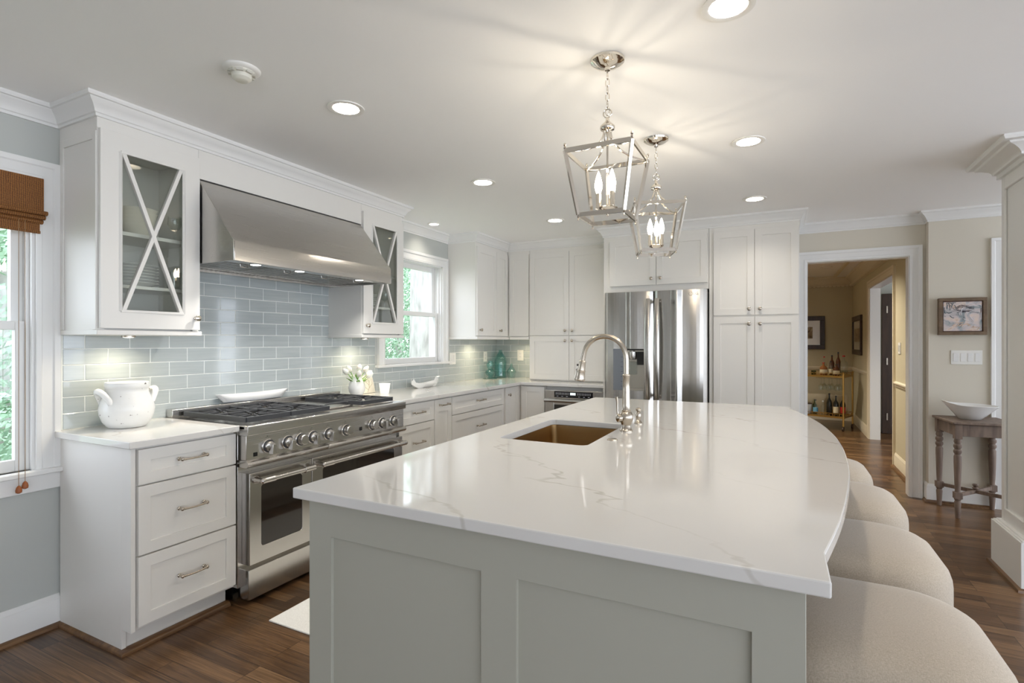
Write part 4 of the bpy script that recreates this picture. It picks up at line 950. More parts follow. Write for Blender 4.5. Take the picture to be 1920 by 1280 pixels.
# ------------------------------------------------------------------ pendants
def pendant(label):
    t = thing('lantern_pendant', label, 'pendant light', (0, 0, 0), 'lantern pendants over the island')
    C0 = CEIL
    M().lathe((0, 0, C0 - .001), [(0.066, 0), (0.064, -0.008), (0.050, -0.018), (0.030, -0.026), (0.012, -0.030), (0.010, -0.040), (0.0001, -0.041)], n=32).build('canopy', CHROME, t)
    ch = M(); z = C0 - 0.044; k = 0
    while z > 2.235:
        pts = []
        for i in range(12):
            a = 2 * math.pi * i / 12; u = 0.0075 * math.cos(a); w = 0.0165 * math.sin(a)
            pts.append((u, 0, z - 0.0165 + w) if k % 2 else (0, u, z - 0.0165 + w))
        ch.tube(pts, 0.0017, 6, closed=True); z -= 0.0275; k += 1
    ch.tube([(0.016 * math.cos(2 * math.pi * i / 20), 0, 2.214 + 0.016 * math.sin(2 * math.pi * i / 20)) for i in range(20)], 0.0028, 8, closed=True)
    ch.build('chain', CHROME, t)
    M().lathe((0, 0, 2.14), [(0.008, 0), (0.010, 0.006), (0.026, 0.010), (0.029, 0.016), (0.028, 0.024), (0.018, 0.034), (0.008, 0.044), (0.006, 0.058), (0.0001, 0.060)], n=24).build('cap', CHROME, t)
    zt, zb, T, Bt = 2.05, 1.812, 0.127, 0.088
    f = M(); w = 0.013
    ct = [(T, T), (-T, T), (-T, -T), (T, -T)]; cb = [(Bt, Bt), (-Bt, Bt), (-Bt, -Bt), (Bt, -Bt)]
    for i in range(4):
        p, q = ct[i], ct[(i + 1) % 4]; f.bar((*p, zt), (*q, zt), 0.006, w + .004)
        p, q = cb[i], cb[(i + 1) % 4]; f.bar((*p, zb), (*q, zb), 0.006, w + .004)
        f.bar((*cb[i], zb), (*ct[i], zt), 0.0115, 0.0115, up=(ct[i][0], ct[i][1], 0))
        f.lathe((*ct[i], zt + .006), [(0.004, 0), (0.006, 0.004), (0.003, 0.009), (0.006, 0.014), (0.004, 0.021), (0.0001, 0.023)], n=10)
        f.lathe((*cb[i], zb - .022), [(0.0001, 0), (0.0045, 0.005), (0.002, 0.010), (0.005, 0.016)], n=10)
    f.build('frame', CHROME, t)
    for i in range(4):
        sx, sy = (1 if ct[i][0] > 0 else -1), (1 if ct[i][1] > 0 else -1)
        pts = []
        for k in range(15):
            a = k / 14; rad = 0.010 + (T - 0.012) * (a ** 1.9); zz = 2.146 - (2.146 - zt) * (1 - (1 - a) ** 1.7)
            pts.append((sx * rad, sy * rad, zz))
        M().tube(pts, 0.0042, 8).build('arm', CHROME, t)
    M().cyl((0, 0, 1.835), (0, 0, 2.145), 0.004).lathe((0, 0, 1.813), [(0.0001, 0), (0.006, 0.006), (0.003, 0.012), (0.012, 0.018), (0.034, 0.026), (0.040, 0.034), (0.038, 0.036)], n=28).build('stem', CHROME, t)
    for k in range(3):
        a = math.radians(196.5 + 120 * k); x, y = 0.034 * math.cos(a), 0.034 * math.sin(a)
        c = M().lathe((x, y, 1.845), [(0.0115, 0), (0.0125, 0.002), (0.0105, 0.006), (0.0105, 0.058), (0.009, 0.06)], n=18).build('candle_sleeve', CHROME, t)
        M().lathe((x, y, 1.903), [(0.007, 0), (0.010, 0.008), (0.0145, 0.026), (0.0150, 0.036), (0.012, 0.054), (0.007, 0.072), (0.003, 0.084), (0.0001, 0.088)], n=18).build('bulb', BULB, c)
        pl_ = bpy.data.lights.new('candle_lamp', 'POINT'); pl_.energy = 1.35; pl_.color = (1.0, 0.88, 0.70); pl_.shadow_soft_size = 0.007
        po_ = bpy.data.objects.new('candle_lamp', pl_); COL.objects.link(po_); po_.parent = t; po_.location = (x, y, 2.002)
    return t
p1 = pendant('nearer polished nickel lantern pendant with candle bulbs, larger of the two')
p1.location = (-0.59, 1.99, 0); p1.rotation_euler.z = 0.0
dup(p1, (-0.587, 2.885, 0), math.radians(20), 'farther polished nickel lantern pendant nearest the refrigerator')

# ------------------------------------------------------------------ ceiling fixtures
def downlight(label, x, y, z=CEIL, power=5.5, col=SOFT, r=1.0, lit=True):
    t = thing('recessed_light', label, 'ceiling light', (x, y, z), 'recessed ceiling lights')
    M().lathe((x, y, z - .0005), [(0.060 * r, 0.001), (0.084 * r, 0), (0.083 * r, -0.004), (0.068 * r, -0.006), (0.060 * r, -0.003), (0.060 * r, 0.001)], n=48, cap0=False, cap1=False).build('trim_ring', PLASTIC, t, ang=60)
    pr_ = [(0.0605 * r, -0.002)]
    for k in range(6): pr_ += [(0.0595 * r - .0012 * k, 0.004 + .008 * k), (0.0575 * r - .0012 * k, 0.006 + .008 * k)]
    pr_ += [(0.050 * r, 0.054)]
    M().lathe((x, y, z), pr_, n=48, cap0=False, cap1=False).build('baffle', BAFFLE, t, ang=25)
    M().lathe((x, y, z + .053), [(0.052 * r, 0), (0.052 * r, 0.004)], n=36).build('lens', LAMP if lit else PLASTIC, t)
    if power: area_light('recessed_lamp', (x, y, z + .046), (0, 0, 0), 0.085 * r, 0.085 * r, power, col, shape='DISK')
    return t
for lb, x, y in (('recessed ceiling light at the near end of the stool side row', -0.145, 1.845), ('recessed ceiling light at the near end of the range side row', -1.80, 1.85),
                 ('recessed ceiling light in the middle of the stool side row', -0.145, 3.14), ('recessed ceiling light in the middle of the range side row', -1.80, 3.13),
                 ('recessed ceiling light in front of the pantry cabinet', -0.160, 4.42), ('recessed ceiling light in front of the tall counter cabinet', -1.785, 4.40)):
    downlight(lb, x, y)
downlight('small recessed ceiling light above the right window', -2.84, 4.03, r=0.7, power=2.5)
dl = downlight('recessed ceiling light in the dining room', 0.62, 8.9, power=0, lit=False)
for x_, y_ in ((-0.9, 9.0), (-0.9, 7.0), (0.3, 6.9)): downlight('added recessed fill light in the dining room ceiling, out of view', x_, y_, power=44, col=(1.0, 0.91, 0.75))['group'] = 'added dining room fill lights'; dl['group'] = 'dining room light'; del dl['group']  # three unseen lamps added to brighten the dining room
sd = thing('smoke_detector', 'round off-white smoke detector on the ceiling', 'smoke detector', (-1.915, 1.398, CEIL))
M().lathe((-1.915, 1.398, CEIL - .0005), [(0.070, 0), (0.069, -0.006), (0.060, -0.010), (0.056, -0.012)], n=36).build('base', PLASTIC, sd, ang=60)
M().lathe((-1.915, 1.398, CEIL - .012), [(0.050, 0), (0.048, -0.006), (0.038, -0.012), (0.036, -0.026), (0.026, -0.034), (0.022, -0.036), (0.0001, -0.0365)], n=32).build('body', mat('off_white_plastic', srgb(224, 222, 210), 0.45), sd, ang=40)
vn = M()
for k in range(8):
    a = k * math.pi / 4; c_, s_ = math.cos(a), math.sin(a); vn.bar((-1.915 + .044 * c_ - .012 * s_, 1.398 + .044 * s_ + .012 * c_, CEIL - .020), (-1.915 + .044 * c_ + .012 * s_, 1.398 + .044 * s_ - .012 * c_, CEIL - .020), 0.010, 0.010)
vn.build('vent', mat('vent_grey', srgb(196, 194, 184), 0.5), sd)

# ------------------------------------------------------------------ dishes in the glass cabinets
def bowl(r, h, th=0.003):
    return [(r * 0.42, 0), (r * 0.45, 0.003), (r * 0.80, h * 0.45), (r, h), (r - th, h), (r * 0.76, h * 0.47), (r * 0.42, 0.006), (0.0001, 0.006)]
def plate(r, h=0.018):
    return [(r * 0.55, 0), (r * 0.6, 0.002), (r * 0.72, h * 0.4), (r, h), (r, h + .002), (r * 0.7, h * 0.4 + .003), (0.0001, 0.005)]
def stack(name, cat, label_fn, group, cx, cy, z, n, dz, prof, material):
    first = None
    for k in range(n):
        if first is None:
            o = M().lathe((0, 0, 0), prof, n=32).build(name, material, ang=50); o.location = (cx, cy, z); first = o
        else:
            o = first.copy(); COL.objects.link(o); o.location = (cx, cy, z + k * dz)
        tag(o, label_fn(k, n), cat, group)
ordn = ['bottom', 'second', 'third', 'fourth', 'fifth', 'sixth', 'seventh']
def lf(what, where): return lambda k, n: ('%s on %s, %s of the stack' % (what, where, 'topmost' if k == n - 1 else ordn[k] + (' from bottom' if k else '')))
Z1, Z2, Z3 = 1.8505, 1.6005, 1.4035
stack('bowl', 'bowl', lf('wide white bowl', 'left cabinet upper shelf'), 'bowls in the left glass cabinet', -2.87, 1.52, Z1, 5, 0.020, bowl(0.085, 0.062), CREAM)
stack('cup', 'cup', lf('small white cup', 'left cabinet upper shelf'), 'cups in the left glass cabinet', -2.84, 1.375, Z1, 3, 0.030, [(0.025, 0), (0.028, 0.004), (0.040, 0.03), (0.045, 0.065), (0.042, 0.065), (0.037, 0.03), (0.0001, 0.006)], CERAM)
stack('dinner_plate', 'plate', lf('white dinner plate', 'left cabinet lower shelf'), 'plates in the left glass cabinet', -2.87, 1.475, Z2, 7, 0.0145, plate(0.13), CERAM)
stack('saucer', 'saucer', lf('small white saucer', 'left cabinet floor, near door hinge'), 'saucers in the left glass cabinet', -2.84, 1.37, Z3, 3, 0.008, plate(0.07, 0.012), CERAM)
stack('shallow_bowl', 'bowl', lf('shallow white bowl', 'left cabinet floor under the plates'), 'shallow bowls in the left glass cabinet', -2.85, 1.57, Z3, 3, 0.013, bowl(0.09, 0.03), CERAM)
GOB = [(0.028, 0), (0.028, 0.002), (0.004, 0.006), (0.004, 0.05), (0.022, 0.062), (0.033, 0.085), (0.030, 0.125), (0.029, 0.125), (0.031, 0.085), (0.018, 0.062), (0.0001, 0.058)]
tag(M().lathe((-2.79, 1.655, Z1), GOB, n=24).build('goblet', CLEAR), 'clear goblet beside the stacked bowls in left cabinet', 'glass')
tag(M().lathe((-2.80, 1.655, Z2), [(0.028, 0), (0.034, 0.09), (0.032, 0.09), (0.027, 0.006), (0.0001, 0.005)], n=24).build('tumbler', CLEAR), 'clear tumbler beside the dinner plates in left cabinet', 'glass')
stack('dinner_plate', 'plate', lf('white dinner plate', 'right glass cabinet shelf'), 'plates in the right glass cabinet', -2.87, 3.12, Z2, 6, 0.0145, plate(0.12), CERAM)
tag(M().lathe((-2.80, 3.30, Z2), GOB, n=24).build('goblet', CLEAR), 'clear goblet on the shelf in right glass cabinet', 'glass')
tag(M().lathe((-2.86, 3.15, Z3), bowl(0.10, 0.06), n=32).build('serving_bowl', CERAM), 'white serving bowl on the floor of right glass cabinet', 'bowl')

# ------------------------------------------------------------------ things on the counters
ZT = ZC1 + .0005
px_, py_ = -2.862, 1.468
pj = thing('ceramic_crock', 'distressed white two-handled ceramic crock on the left counter', 'crock', (px_, py_, ZT))
M().lathe((px_, py_, ZT), [(0.072, 0), (0.080, 0.004), (0.100, 0.03), (0.112, 0.065), (0.115, 0.09), (0.108, 0.125), (0.094, 0.158), (0.089, 0.172), (0.089, 0.190), (0.0915, 0.192), (0.0915, 0.213), (0.089, 0.219), (0.085, 0.219), (0.083, 0.205), (0.083, 0.17), (0.10, 0.10), (0.07, 0.02), (0.0001, 0.012)], n=48).build('body', CRACKLE, pj, ang=60)
for a0 in (math.radians(266), math.radians(86)):
    ux, uy = math.cos(a0), math.sin(a0); pts = []; rr = []
    for k in range(13):
        t = k / 12; a = a0 + (t - 0.5) * 1.05; out = 0.101 + 0.020 * math.sin(math.pi * t) ** 0.8; zz = 0.118 + 0.062 * math.sin(math.pi * t) ** 0.7
        pts.append((px_ + out * math.cos(a), py_ + out * math.sin(a), ZT + zz)); rr.append(0.013 + 0.002 * math.sin(math.pi * t))
    M().tube(pts, rr, 12).build('handle', CRACKLE, pj, ang=60)

vx, vy = -2.875, 3.068
M_ = M().lathe((vx, vy, ZT), [(0.035, 0), (0.04, 0.004), (0.058, 0.04), (0.064, 0.068), (0.056, 0.10), (0.040, 0.132), (0.036, 0.145), (0.040, 0.153), (0.037, 0.153), (0.033, 0.145), (0.05, 0.09), (0.055, 0.06), (0.0001, 0.012)], n=36)
tag(M_.build('flower_vase', CERAM, ang=60), 'white ribbed vase of tulips right of the range', 'vase')
def tulip(label, lean, az, h, s=1.0):
    t = thing('tulip', label, 'flower', (vx, vy, ZT + 0.1), 'white tulips in the vase')
    dx, dy = math.cos(az), math.sin(az); b0 = Vector((vx, vy, ZT + 0.06)); pts = []
    for k in range(8):
        u = k / 7; pts.append(b0 + Vector((dx * lean * u ** 1.8 + dx * .008, dy * lean * u ** 1.8 + dy * .008, h * u)))
    M().tube(pts, 0.0028, 7).build('stem', STEM, t)
    tip = pts[-1]; d = (pts[-1] - pts[-2]).normalized()
    M().lathe(tip, [(0.004, -0.004), (0.015, 0.004), (0.0205 * s, 0.018), (0.0200 * s, 0.030), (0.013 * s, 0.045), (0.005, 0.054), (0.0001, 0.055)], d, 14, sx=1.05, sy=0.95).build('petals', PETAL, t, ang=80)
    lf_ = M(); sdv = Vector((-dy, dx, 0)); base = pts[2]
    R = []
    for k in range(7):
        u = k / 6; c = base + Vector((dx * (lean * .9 + .012) * u, dy * (lean * .9 + .012) * u, h * 0.62 * u - .02 * u * u)); wd = 0.017 * math.sin(math.pi * (0.12 + 0.86 * u)); up = Vector((0, 0, 0.0008))
        R.append([c - sdv * wd, c + up, c + sdv * wd, c - up])
    lf_.rings(R); lf_.build('leaf', STEM, t, ang=80)
    if h > .1:
        l2 = M(); R = []
        for k in range(7):
            u = k / 6; c = pts[1] + Vector((-dx * .01 + (dx * .6 - dy * .8) * (lean * .5 + .02) * u, -dy * .01 + (dy * .6 + dx * .8) * (lean * .5 + .02) * u, h * 0.75 * u)); wd = 0.014 * math.sin(math.pi * (0.12 + 0.86 * u)); up = Vector((0, 0, 0.0008))
            R.append([c - sdv * wd, c + up, c + sdv * wd, c - up])
        l2.rings(R).build('leaf', STEM, t, ang=80)
for k, (ln, az, h, wh) in enumerate(((0.075, -100, 0.118, 'leaning furthest towards the range'), (0.085, 78, 0.100, 'drooping towards the carved tile'), (0.050, 60, 0.125, 'upright beside the drooping bloom'), (0.015, 90, 0.132, 'standing tallest in the centre'), (0.040, -120, 0.130, 'upright behind the leaning bloom'), (0.055, -35, 0.10, 'low in front over the vase rim'), (0.07, 30, 0.088, 'lowest bloom on the right window side'))):
    tulip('white tulip %s' % wh, ln, math.radians(az), h)
ct = thing('carved_tile', 'square white plaque with carved leaf leaning behind the vase', 'plaque', (-2.985, 3.315, ZT))
M().rings([[Vector((x + .0, y, ZT + z)) for x, y, z in ((-2.968, 3.245, 0.002), (-2.968, 3.385, 0.002), (-3.006, 3.385, 0.145), (-3.006, 3.245, 0.145))], [Vector((x, y, ZT + z)) for x, y, z in ((-2.982, 3.245, 0.0), (-2.982, 3.385, 0.0), (-3.018, 3.385, 0.142), (-3.018, 3.245, 0.142))]]).build('plaque', CREAM, ct, bevel=0.002)
cv = M(); cm = mat('tan_relief', srgb(186, 176, 150), 0.6)
def tp(u, v): return (-2.9675 - 0.038 * v / 0.143, 3.245 + u, ZT + 0.002 + v)
cv.tube([tp(0.05, 0.01), tp(0.075, 0.04), tp(0.085, 0.08), tp(0.08, 0.12)], 0.0022, 6)
for (a, c, d) in (((.075, .04), (.12, .07), (.125, .11)), ((.08, .06), (.05, .09), (.05, .12)), ((.06, .025), (.03, .05), (.025, .085)), ((.084, .08), (.105, .105), (.10, .125))):
    cv.tube([tp(*a), tp(*c), tp(*d)], 0.0016, 6)
cv.build('leaf_relief', cm, ct)
cd = thing('votive_candle', 'ribbed frosted glass candle jar between plaque and boat dish', 'candle', (-2.835, 3.34, ZT))
pr = []
n_ = 40; R = []
for (r0, z) in ((0.030, 0), (0.033, 0.003), (0.043, 0.078), (0.044, 0.082), (0.040, 0.082), (0.036, 0.06), (0.0005, 0.058)):
    R.append([Vector((-2.835 + (r0 + (0.0012 if k % 2 else -0.0008) * (r0 > 0.02)) * math.cos(2 * math.pi * k / n_), 3.34 + (r0 + (0.0012 if k % 2 else -0.0008) * (r0 > 0.02)) * math.sin(2 * math.pi * k / n_), ZT + z)) for k in range(n_)])
M().rings(R).build('jar', CANDLE, cd, ang=30)
M().cyl((-2.835, 3.34, ZT + .058), (-2.835, 3.34, ZT + .07), 0.001).build('wick', DARK, cd)
# folded boat dish
bt = M(); R = []; yc = 3.985; xc = -2.905
for k in range(25):
    u = -1 + 2 * k / 24; y = yc + u * 0.205; hw = 0.060 * (1 - abs(u) ** 2.2) + 0.004; zt = 0.036 + 0.026 * abs(u) ** 2 + (0.030 if .86 < abs(u) < .93 else 0); zb = 0.0 + 0.040 * max(0, abs(u) - 0.66) / 0.34
    R.append([Vector((xc - hw, y, ZT + zt)), Vector((xc - hw * .45, y, ZT + zb)), Vector((xc + hw * .45, y, ZT + zb)), Vector((xc + hw, y, ZT + zt)), Vector((xc + hw - .004, y, ZT + zt)), Vector((xc + hw * .4, y, ZT + zb + .005)), Vector((xc - hw * .4, y, ZT + zb + .005)), Vector((xc - hw + .004, y, ZT + zt))])
tag(bt.rings(R).build('boat_dish', PORC, ang=50), 'white boat-shaped dish on the counter under the window', 'dish')
# aqua glass
tag(M().lathe((-2.915, 5.475, ZT), [(0.0694, 0.0), (0.0739, 0.0036), (0.0717, 0.027), (0.0694, 0.054), (0.0739, 0.135), (0.0784, 0.18), (0.065, 0.234), (0.0381, 0.2745), (0.0202, 0.2925), (0.0168, 0.3105), (0.0235, 0.3168), (0.0202, 0.3204), (0.0134, 0.3105), (0.0336, 0.27), (0.0672, 0.18), (0.0616, 0.018), (0.0001, 0.0072)], n=32).build('glass_bottle', AQUA, ang=60), 'tall aqua glass bottle in the tiled corner', 'bottle')
tag(M().lathe((-2.925, 5.255, ZT), [(0.085, 0.0), (0.0873, 0.0041), (0.0354, 0.0122), (0.0189, 0.0204), (0.0543, 0.051), (0.0614, 0.0765), (0.0472, 0.1), (0.0283, 0.1071), (0.0401, 0.1275), (0.0472, 0.1632), (0.0354, 0.1856), (0.0236, 0.1938), (0.0283, 0.204), (0.0236, 0.204), (0.0189, 0.1938), (0.0413, 0.153), (0.0236, 0.1071), (0.0531, 0.0765), (0.0001, 0.0224)], n=32).build('glass_jar', AQUA, ang=60), 'footed double-bulb aqua glass jar left of the tall bottle', 'jar')
tag(M().lathe((-2.760, 5.46, ZT), [(0.0336, 0.0), (0.0381, 0.003), (0.047, 0.04), (0.0582, 0.075), (0.0336, 0.112), (0.0134, 0.13), (0.0112, 0.158), (0.0168, 0.165), (0.0134, 0.165), (0.009, 0.155), (0.028, 0.11), (0.0515, 0.075), (0.0001, 0.006)], n=12).build('glass_decanter', AQUA2, ang=20), 'small faceted aqua glass decanter nearest the outlet', 'decanter')

# outlets and switches
def plate_outlet(name, label, pl, face, u, z, w, h, kind, gang=1, grp=None):
    root = thing(name, label, 'outlet' if kind == 'outlet' else 'switch', M().P(pl, face, 0, u, z), grp)
    M().pbox(pl, face, 0.0005, 0.006, u - w / 2, u + w / 2, z - h / 2, z + h / 2).build('cover_plate', PLASTIC, root, bevel=0.0015)
    for g in range(gang):
        uc = u + (g - (gang - 1) / 2) * (0.046)
        if kind == 'switch': M().pbox(pl, face, 0.006, 0.009, uc - .016, uc + .016, z - .034, z + .034).build('rocker', CERAM, root, bevel=0.0015)
        else:
            M().pbox(pl, face, 0.006, 0.0075, uc - .016, uc + .016, z - .034, z + .034).build('socket_face', CERAM, root, bevel=0.001)
            sl = M()
            for dz in (-.018, .018):
                for du in (-.006, .006): sl.pbox(pl, face, 0.0072, 0.0079, uc + du - .001, uc + du + .001, z + dz - .004, z + dz + .004)
            sl.build('slots', DARK, root, smooth=False)
    return root
plate_outlet('light_switch', 'white switch plate beside the right window casing', 'L', W + .009, 4.615, 1.158, 0.115, 0.118, 'switch', 2)
plate_outlet('wall_outlet', 'white outlet plate on the left wall tiles by the corner', 'L', W + .009, 5.30, 1.163, 0.075, 0.118, 'outlet')
plate_outlet('wall_outlet', 'white outlet plate on the back wall tiles beside the cabinet', 'B', YB - .009, -2.70, 1.175, 0.080, 0.125, 'outlet')
plate_outlet('light_switch', 'white four-gang switch plate under the framed painting', 'B', 5.499, 1.366, 1.205, 0.20, 0.115, 'switch', 4)
plate_outlet('light_switch', 'cream switch plate on the dining room wall near doorway', 'R', 1.119, 6.66, 1.265, 0.115, 0.118, 'switch', 2)

# painting on the right wall
pa = thing('framed_painting', 'abstract grey and pink painting in chunky brown wood frame', 'painting', (1.332, 5.47, 1.39))
x0, x1, z0, z1 = 1.178, 1.486, 1.388, 1.688
b = M(); fw = 0.026
for (a, c, d, e) in ((x0, x1, z0, z0 + fw), (x0, x1, z1 - fw, z1), (x0, x0 + fw, z0 + fw, z1 - fw), (x1 - fw, x1, z0 + fw, z1 - fw)): b.box(a, c, 5.452, 5.499, d, e)
b.build('frame', FRAMEWOOD, pa, bevel=0.002)
M().box(x0 + fw, x1 - fw, 5.468, 5.474, z0 + fw, z1 - fw).build('backing', mat('dark_red_edge', srgb(80, 34, 34), 0.6), pa, smooth=False)
M().box(x0 + fw + .006, x1 - fw - .006, 5.460, 5.468, z0 + fw + .006, z1 - fw - .006).build('canvas', ART, pa, smooth=False)
random.seed(5)
def strokes(name, material, n, cx_, cz_, rx, rz, th, arc=1.2, jit=0.02):
    st_ = M()
    for k in range(n):
        a = random.uniform(0, 6.28); qx, qz = rx * random.uniform(.55, 1.15), rz * random.uniform(.4, 1.2); ox, oz = random.gauss(0, jit), random.gauss(0, jit * .4); tl = random.uniform(-.15, .15)
        pts = []
        for t in range(7):
            u, v = qx * math.cos(a + t * arc / 6) + ox, qz * math.sin(a + t * arc / 6) + oz
            pts.append((min(max(cx_ + u * math.cos(tl) - v * math.sin(tl), x0 + fw + .012), x1 - fw - .012), 5.4594, min(max(cz_ + u * math.sin(tl) + v * math.cos(tl), z0 + fw + .012), z1 - fw - .012)))
        st_.tube(pts, th * .6, 5)
    st_.build(name, material, pa)
strokes('paint_strokes', mat('slate_paint', srgb(96, 112, 122), 0.6), 16, 1.235, 1.60, 0.03, 0.07, 0.004, 0.9)
strokes('paint_strokes', mat('peach_paint', srgb(222, 196, 176), 0.6), 14, 1.36, 1.46, 0.06, 0.035, 0.005, 0.6)
strokes('paint_strokes', mat('white_paint_strokes', srgb(226, 222, 226), 0.6), 16, 1.40, 1.56, 0.08, 0.07, 0.0045, 0.7)
strokes('nest_strokes', mat('charcoal_paint', srgb(84, 80, 88), 0.6), 34, 1.34, 1.60, 0.055, 0.024, 0.0013, 2.0, 0.008)
strokes('branch_strokes', bpy.data.materials['charcoal_paint'], 12, 1.335, 1.565, 0.11, 0.012, 0.0022, 0.5, 0.02)

# side table with bowl
tb = thing('side_table', 'small weathered grey wood side table with turned legs', 'table', (0, 0, 0))
M().box(-.21, .21, -.21, .21, 0.712, 0.73).build('tabletop', GREYWOOD, tb, bevel=0.004)
b = M()
for s_ in (-1, 1): b.box(-.17, .17, s_ * .172 - .009, s_ * .172 + .009, 0.62, 0.712); b.box(s_ * .172 - .009, s_ * .172 + .009, -.17, .17, 0.62, 0.712)
b.build('apron', GREYWOOD, tb, bevel=0.002)
for sx in (-1, 1):
    for sy in (-1, 1):
        lg = M(); X, Y = sx * .172, sy * .172
        lg.box(X - .023, X + .023, Y - .023, Y + .023, 0.60, 0.711)
        lg.lathe((X, Y, 0), [(0.013, 0), (0.015, 0.005), (0.021, 0.12), (0.017, 0.135), (0.022, 0.142), (0.022, 0.150)], n=18)
        lg.box(X - .024, X + .024, Y - .024, Y + .024, 0.150, 0.198)
        lg.lathe((X, Y, 0.198), [(0.020, 0), (0.017, 0.01), (0.019, 0.05), (0.024, 0.22), (0.024, 0.27), (0.018, 0.285), (0.026, 0.30), (0.026, 0.315), (0.018, 0.325), (0.026, 0.34), (0.026, 0.355), (0.018, 0.365), (0.024, 0.38), (0.020, 0.402)], n=18)
        lg.build('leg', GREYWOOD, tb, bevel=0.0015)
M().bar((-.172, -.172, .175), (.172, .172, .175), 0.018, 0.026).build('stretcher', GREYWOOD, tb)
M().bar((-.172, .172, .175), (.172, -.172, .175), 0.018, 0.0262).build('stretcher', GREYWOOD, tb)
M().lathe((0, 0, 0.188), [(0.014, 0), (0.022, 0.012), (0.012, 0.022), (0.020, 0.036), (0.014, 0.045), (0.0001, 0.046)], n=16).build('finial', GREYWOOD, tb)
tb.location = (1.362, 5.262, 0); tb.rotation_euler.z = math.radians(6)
bw = M(); R = []
for (r, z) in ((0.07, 0), (0.08, 0.003), (0.13, 0.05), (0.195, 0.11), (0.192, 0.113), (0.125, 0.055), (0.07, 0.01), (0.001, 0.008)):
    R.append([Vector((r * 0.90 * math.cos(2 * math.pi * k / 40), r * 0.70 * math.sin(2 * math.pi * k / 40), z * (1 + 0.28 * (-math.cos(2 * math.pi * k / 40)) ** 3 * (1 if math.cos(2 * math.pi * k / 40) < 0 else 0.15)))) for k in range(40)])
bo = bw.rings(R).build('bowl', CERAM, ang=60); bo.location = (1.33, 5.27, 0.7305)
tag(bo, 'wide white tapered bowl on the weathered side table', 'bowl')

# rug
tag(M().box(-2.165, -1.34, 1.722, 3.45, 0.0005, 0.009).build('kitchen_rug', RUGM, bevel=0.003), 'ivory runner rug on the floor between range and island', 'rug')

# ------------------------------------------------------------------ dining room things
dr = thing('interior_door', 'dark brown interior door open in the side room', 'door', (1.36, 9.3, 0)); dr.name = 'door_1'
dr['kind'] = 'structure'
for k_ in ('category',): del dr[k_]
M().shaker('B', 9.28, 1.345, 2.15, 0.005, 2.03, th=0.04, rail=0.11).build('door_panel', DARKWOOD, dr, bevel=0.002)
for z in (0.25, 1.05, 1.80): M().box(1.40, 1.415, 9.268, 9.28, z - .05, z + .05).build('hinge', NICKEL, dr)

def picture(name, label, fn, u0, u1, z0, z1, fw, mat_w, art):
    t = thing(name, label, 'picture', fn((u0 + u1) / 2, 0.02, z0), 'dark framed pictures in the dining room')
    b = M()
    def bx(m, a, c, d, e, n0, n1):
        p, q = fn(a, n0, d), fn(c, n1, e); m.box(p[0], q[0], p[1], q[1], p[2], q[2])
    for (a, c, d, e) in ((u0, u1, z0, z0 + fw), (u0, u1, z1 - fw, z1), (u0, u0 + fw, z0 + fw, z1 - fw), (u1 - fw, u1, z0 + fw, z1 - fw)): bx(b, a, c, d, e, 0.001, 0.03)
    b.build('frame', DARKWOOD, t, bevel=0.005)
    b = M(); bx(b, u0 + fw, u1 - fw, z0 + fw, z1 - fw, 0.001, 0.012); b.build('mat_board', CREAM, t, smooth=False)
    b = M(); g = fw + mat_w; bx(b, u0 + g, u1 - g, z0 + g, z1 - g, 0.012, 0.015); b.build('print', art, t, smooth=False)
    return t
PRINT = artwork('sepia_print', 7.0, [srgb(88, 74, 58), srgb(150, 132, 104), srgb(190, 174, 140)], 14)
picture('picture_frame', 'dark framed picture with cream mat on the far dining wall', lambda u, n, z: (u, 10.5 - n, z), 0.17, 0.715, 1.205, 1.775, 0.075, 0.11, PRINT)
picture('picture_frame', 'dark framed picture seen edge-on on the side dining wall', lambda u, n, z: (1.12 - n, u, z), 9.36, 10.35, 1.13, 1.74, 0.08, 0.12, PRINT)

# bar cart (local coordinates: front right corner post near the origin of its frame, then turned)
bc = thing('bar_cart', 'gold metal bar cart with two tiers against the dining room wall', 'bar cart', (0, 0, 0))
CWd, CDp = 0.80, 0.42
corners = [(0, 0), (-CWd, 0), (-CWd, CDp), (0, CDp)]
for (x, y) in corners:
    p_ = M().cyl((x, y, 0.07), (x, y, 0.86), 0.012).ball((x, y, 0.865), 0.016, 10).build('post', GOLD, bc)
    M().lathe((x, y - .012, 0.032), [(0.032, -0.009), (0.032, 0.009)], (1, 0, 0), 20).box(x - .012, x + .012, y - .006, y + .006, 0.045, 0.075).build('caster', mat('brown_wheel', srgb(60, 40, 26), 0.4) if not bpy.data.materials.get('brown_wheel') else bpy.data.materials['brown_wheel'], p_)
for z in (0.205, 0.815):
    s = M(); s.box(-CWd, 0, 0, CDp, z - .012, z)
    for a, c in ((0, 1), (1, 2), (2, 3), (3, 0)):
        p, q = corners[a], corners[c]; s.bar((*p, z - .006), (*q, z - .006), 0.012, 0.026); s.bar((*p, z + .05), (*q, z + .05), 0.005, 0.006)
        n = 12 if a in (0, 2) else 6
        for k in range(n):
            u0_, u1_ = (k + .12) / n, (k + .88) / n
            P0 = Vector((p[0] + (q[0] - p[0]) * u0_, p[1] + (q[1] - p[1]) * u0_, z + .024)); P1 = Vector((p[0] + (q[0] - p[0]) * u1_, p[1] + (q[1] - p[1]) * u1_, z + .024)); mdl = (P0 + P1) / 2; hv = (P1 - P0) / 2
            s.tube([mdl + hv * math.cos(t * math.pi / 5) + Vector((0, 0, .020 * math.sin(t * math.pi / 5))) for t in range(10)], 0.003, 5, closed=True)
    s.build('shelf', GOLD, bc)
gr_ = M()
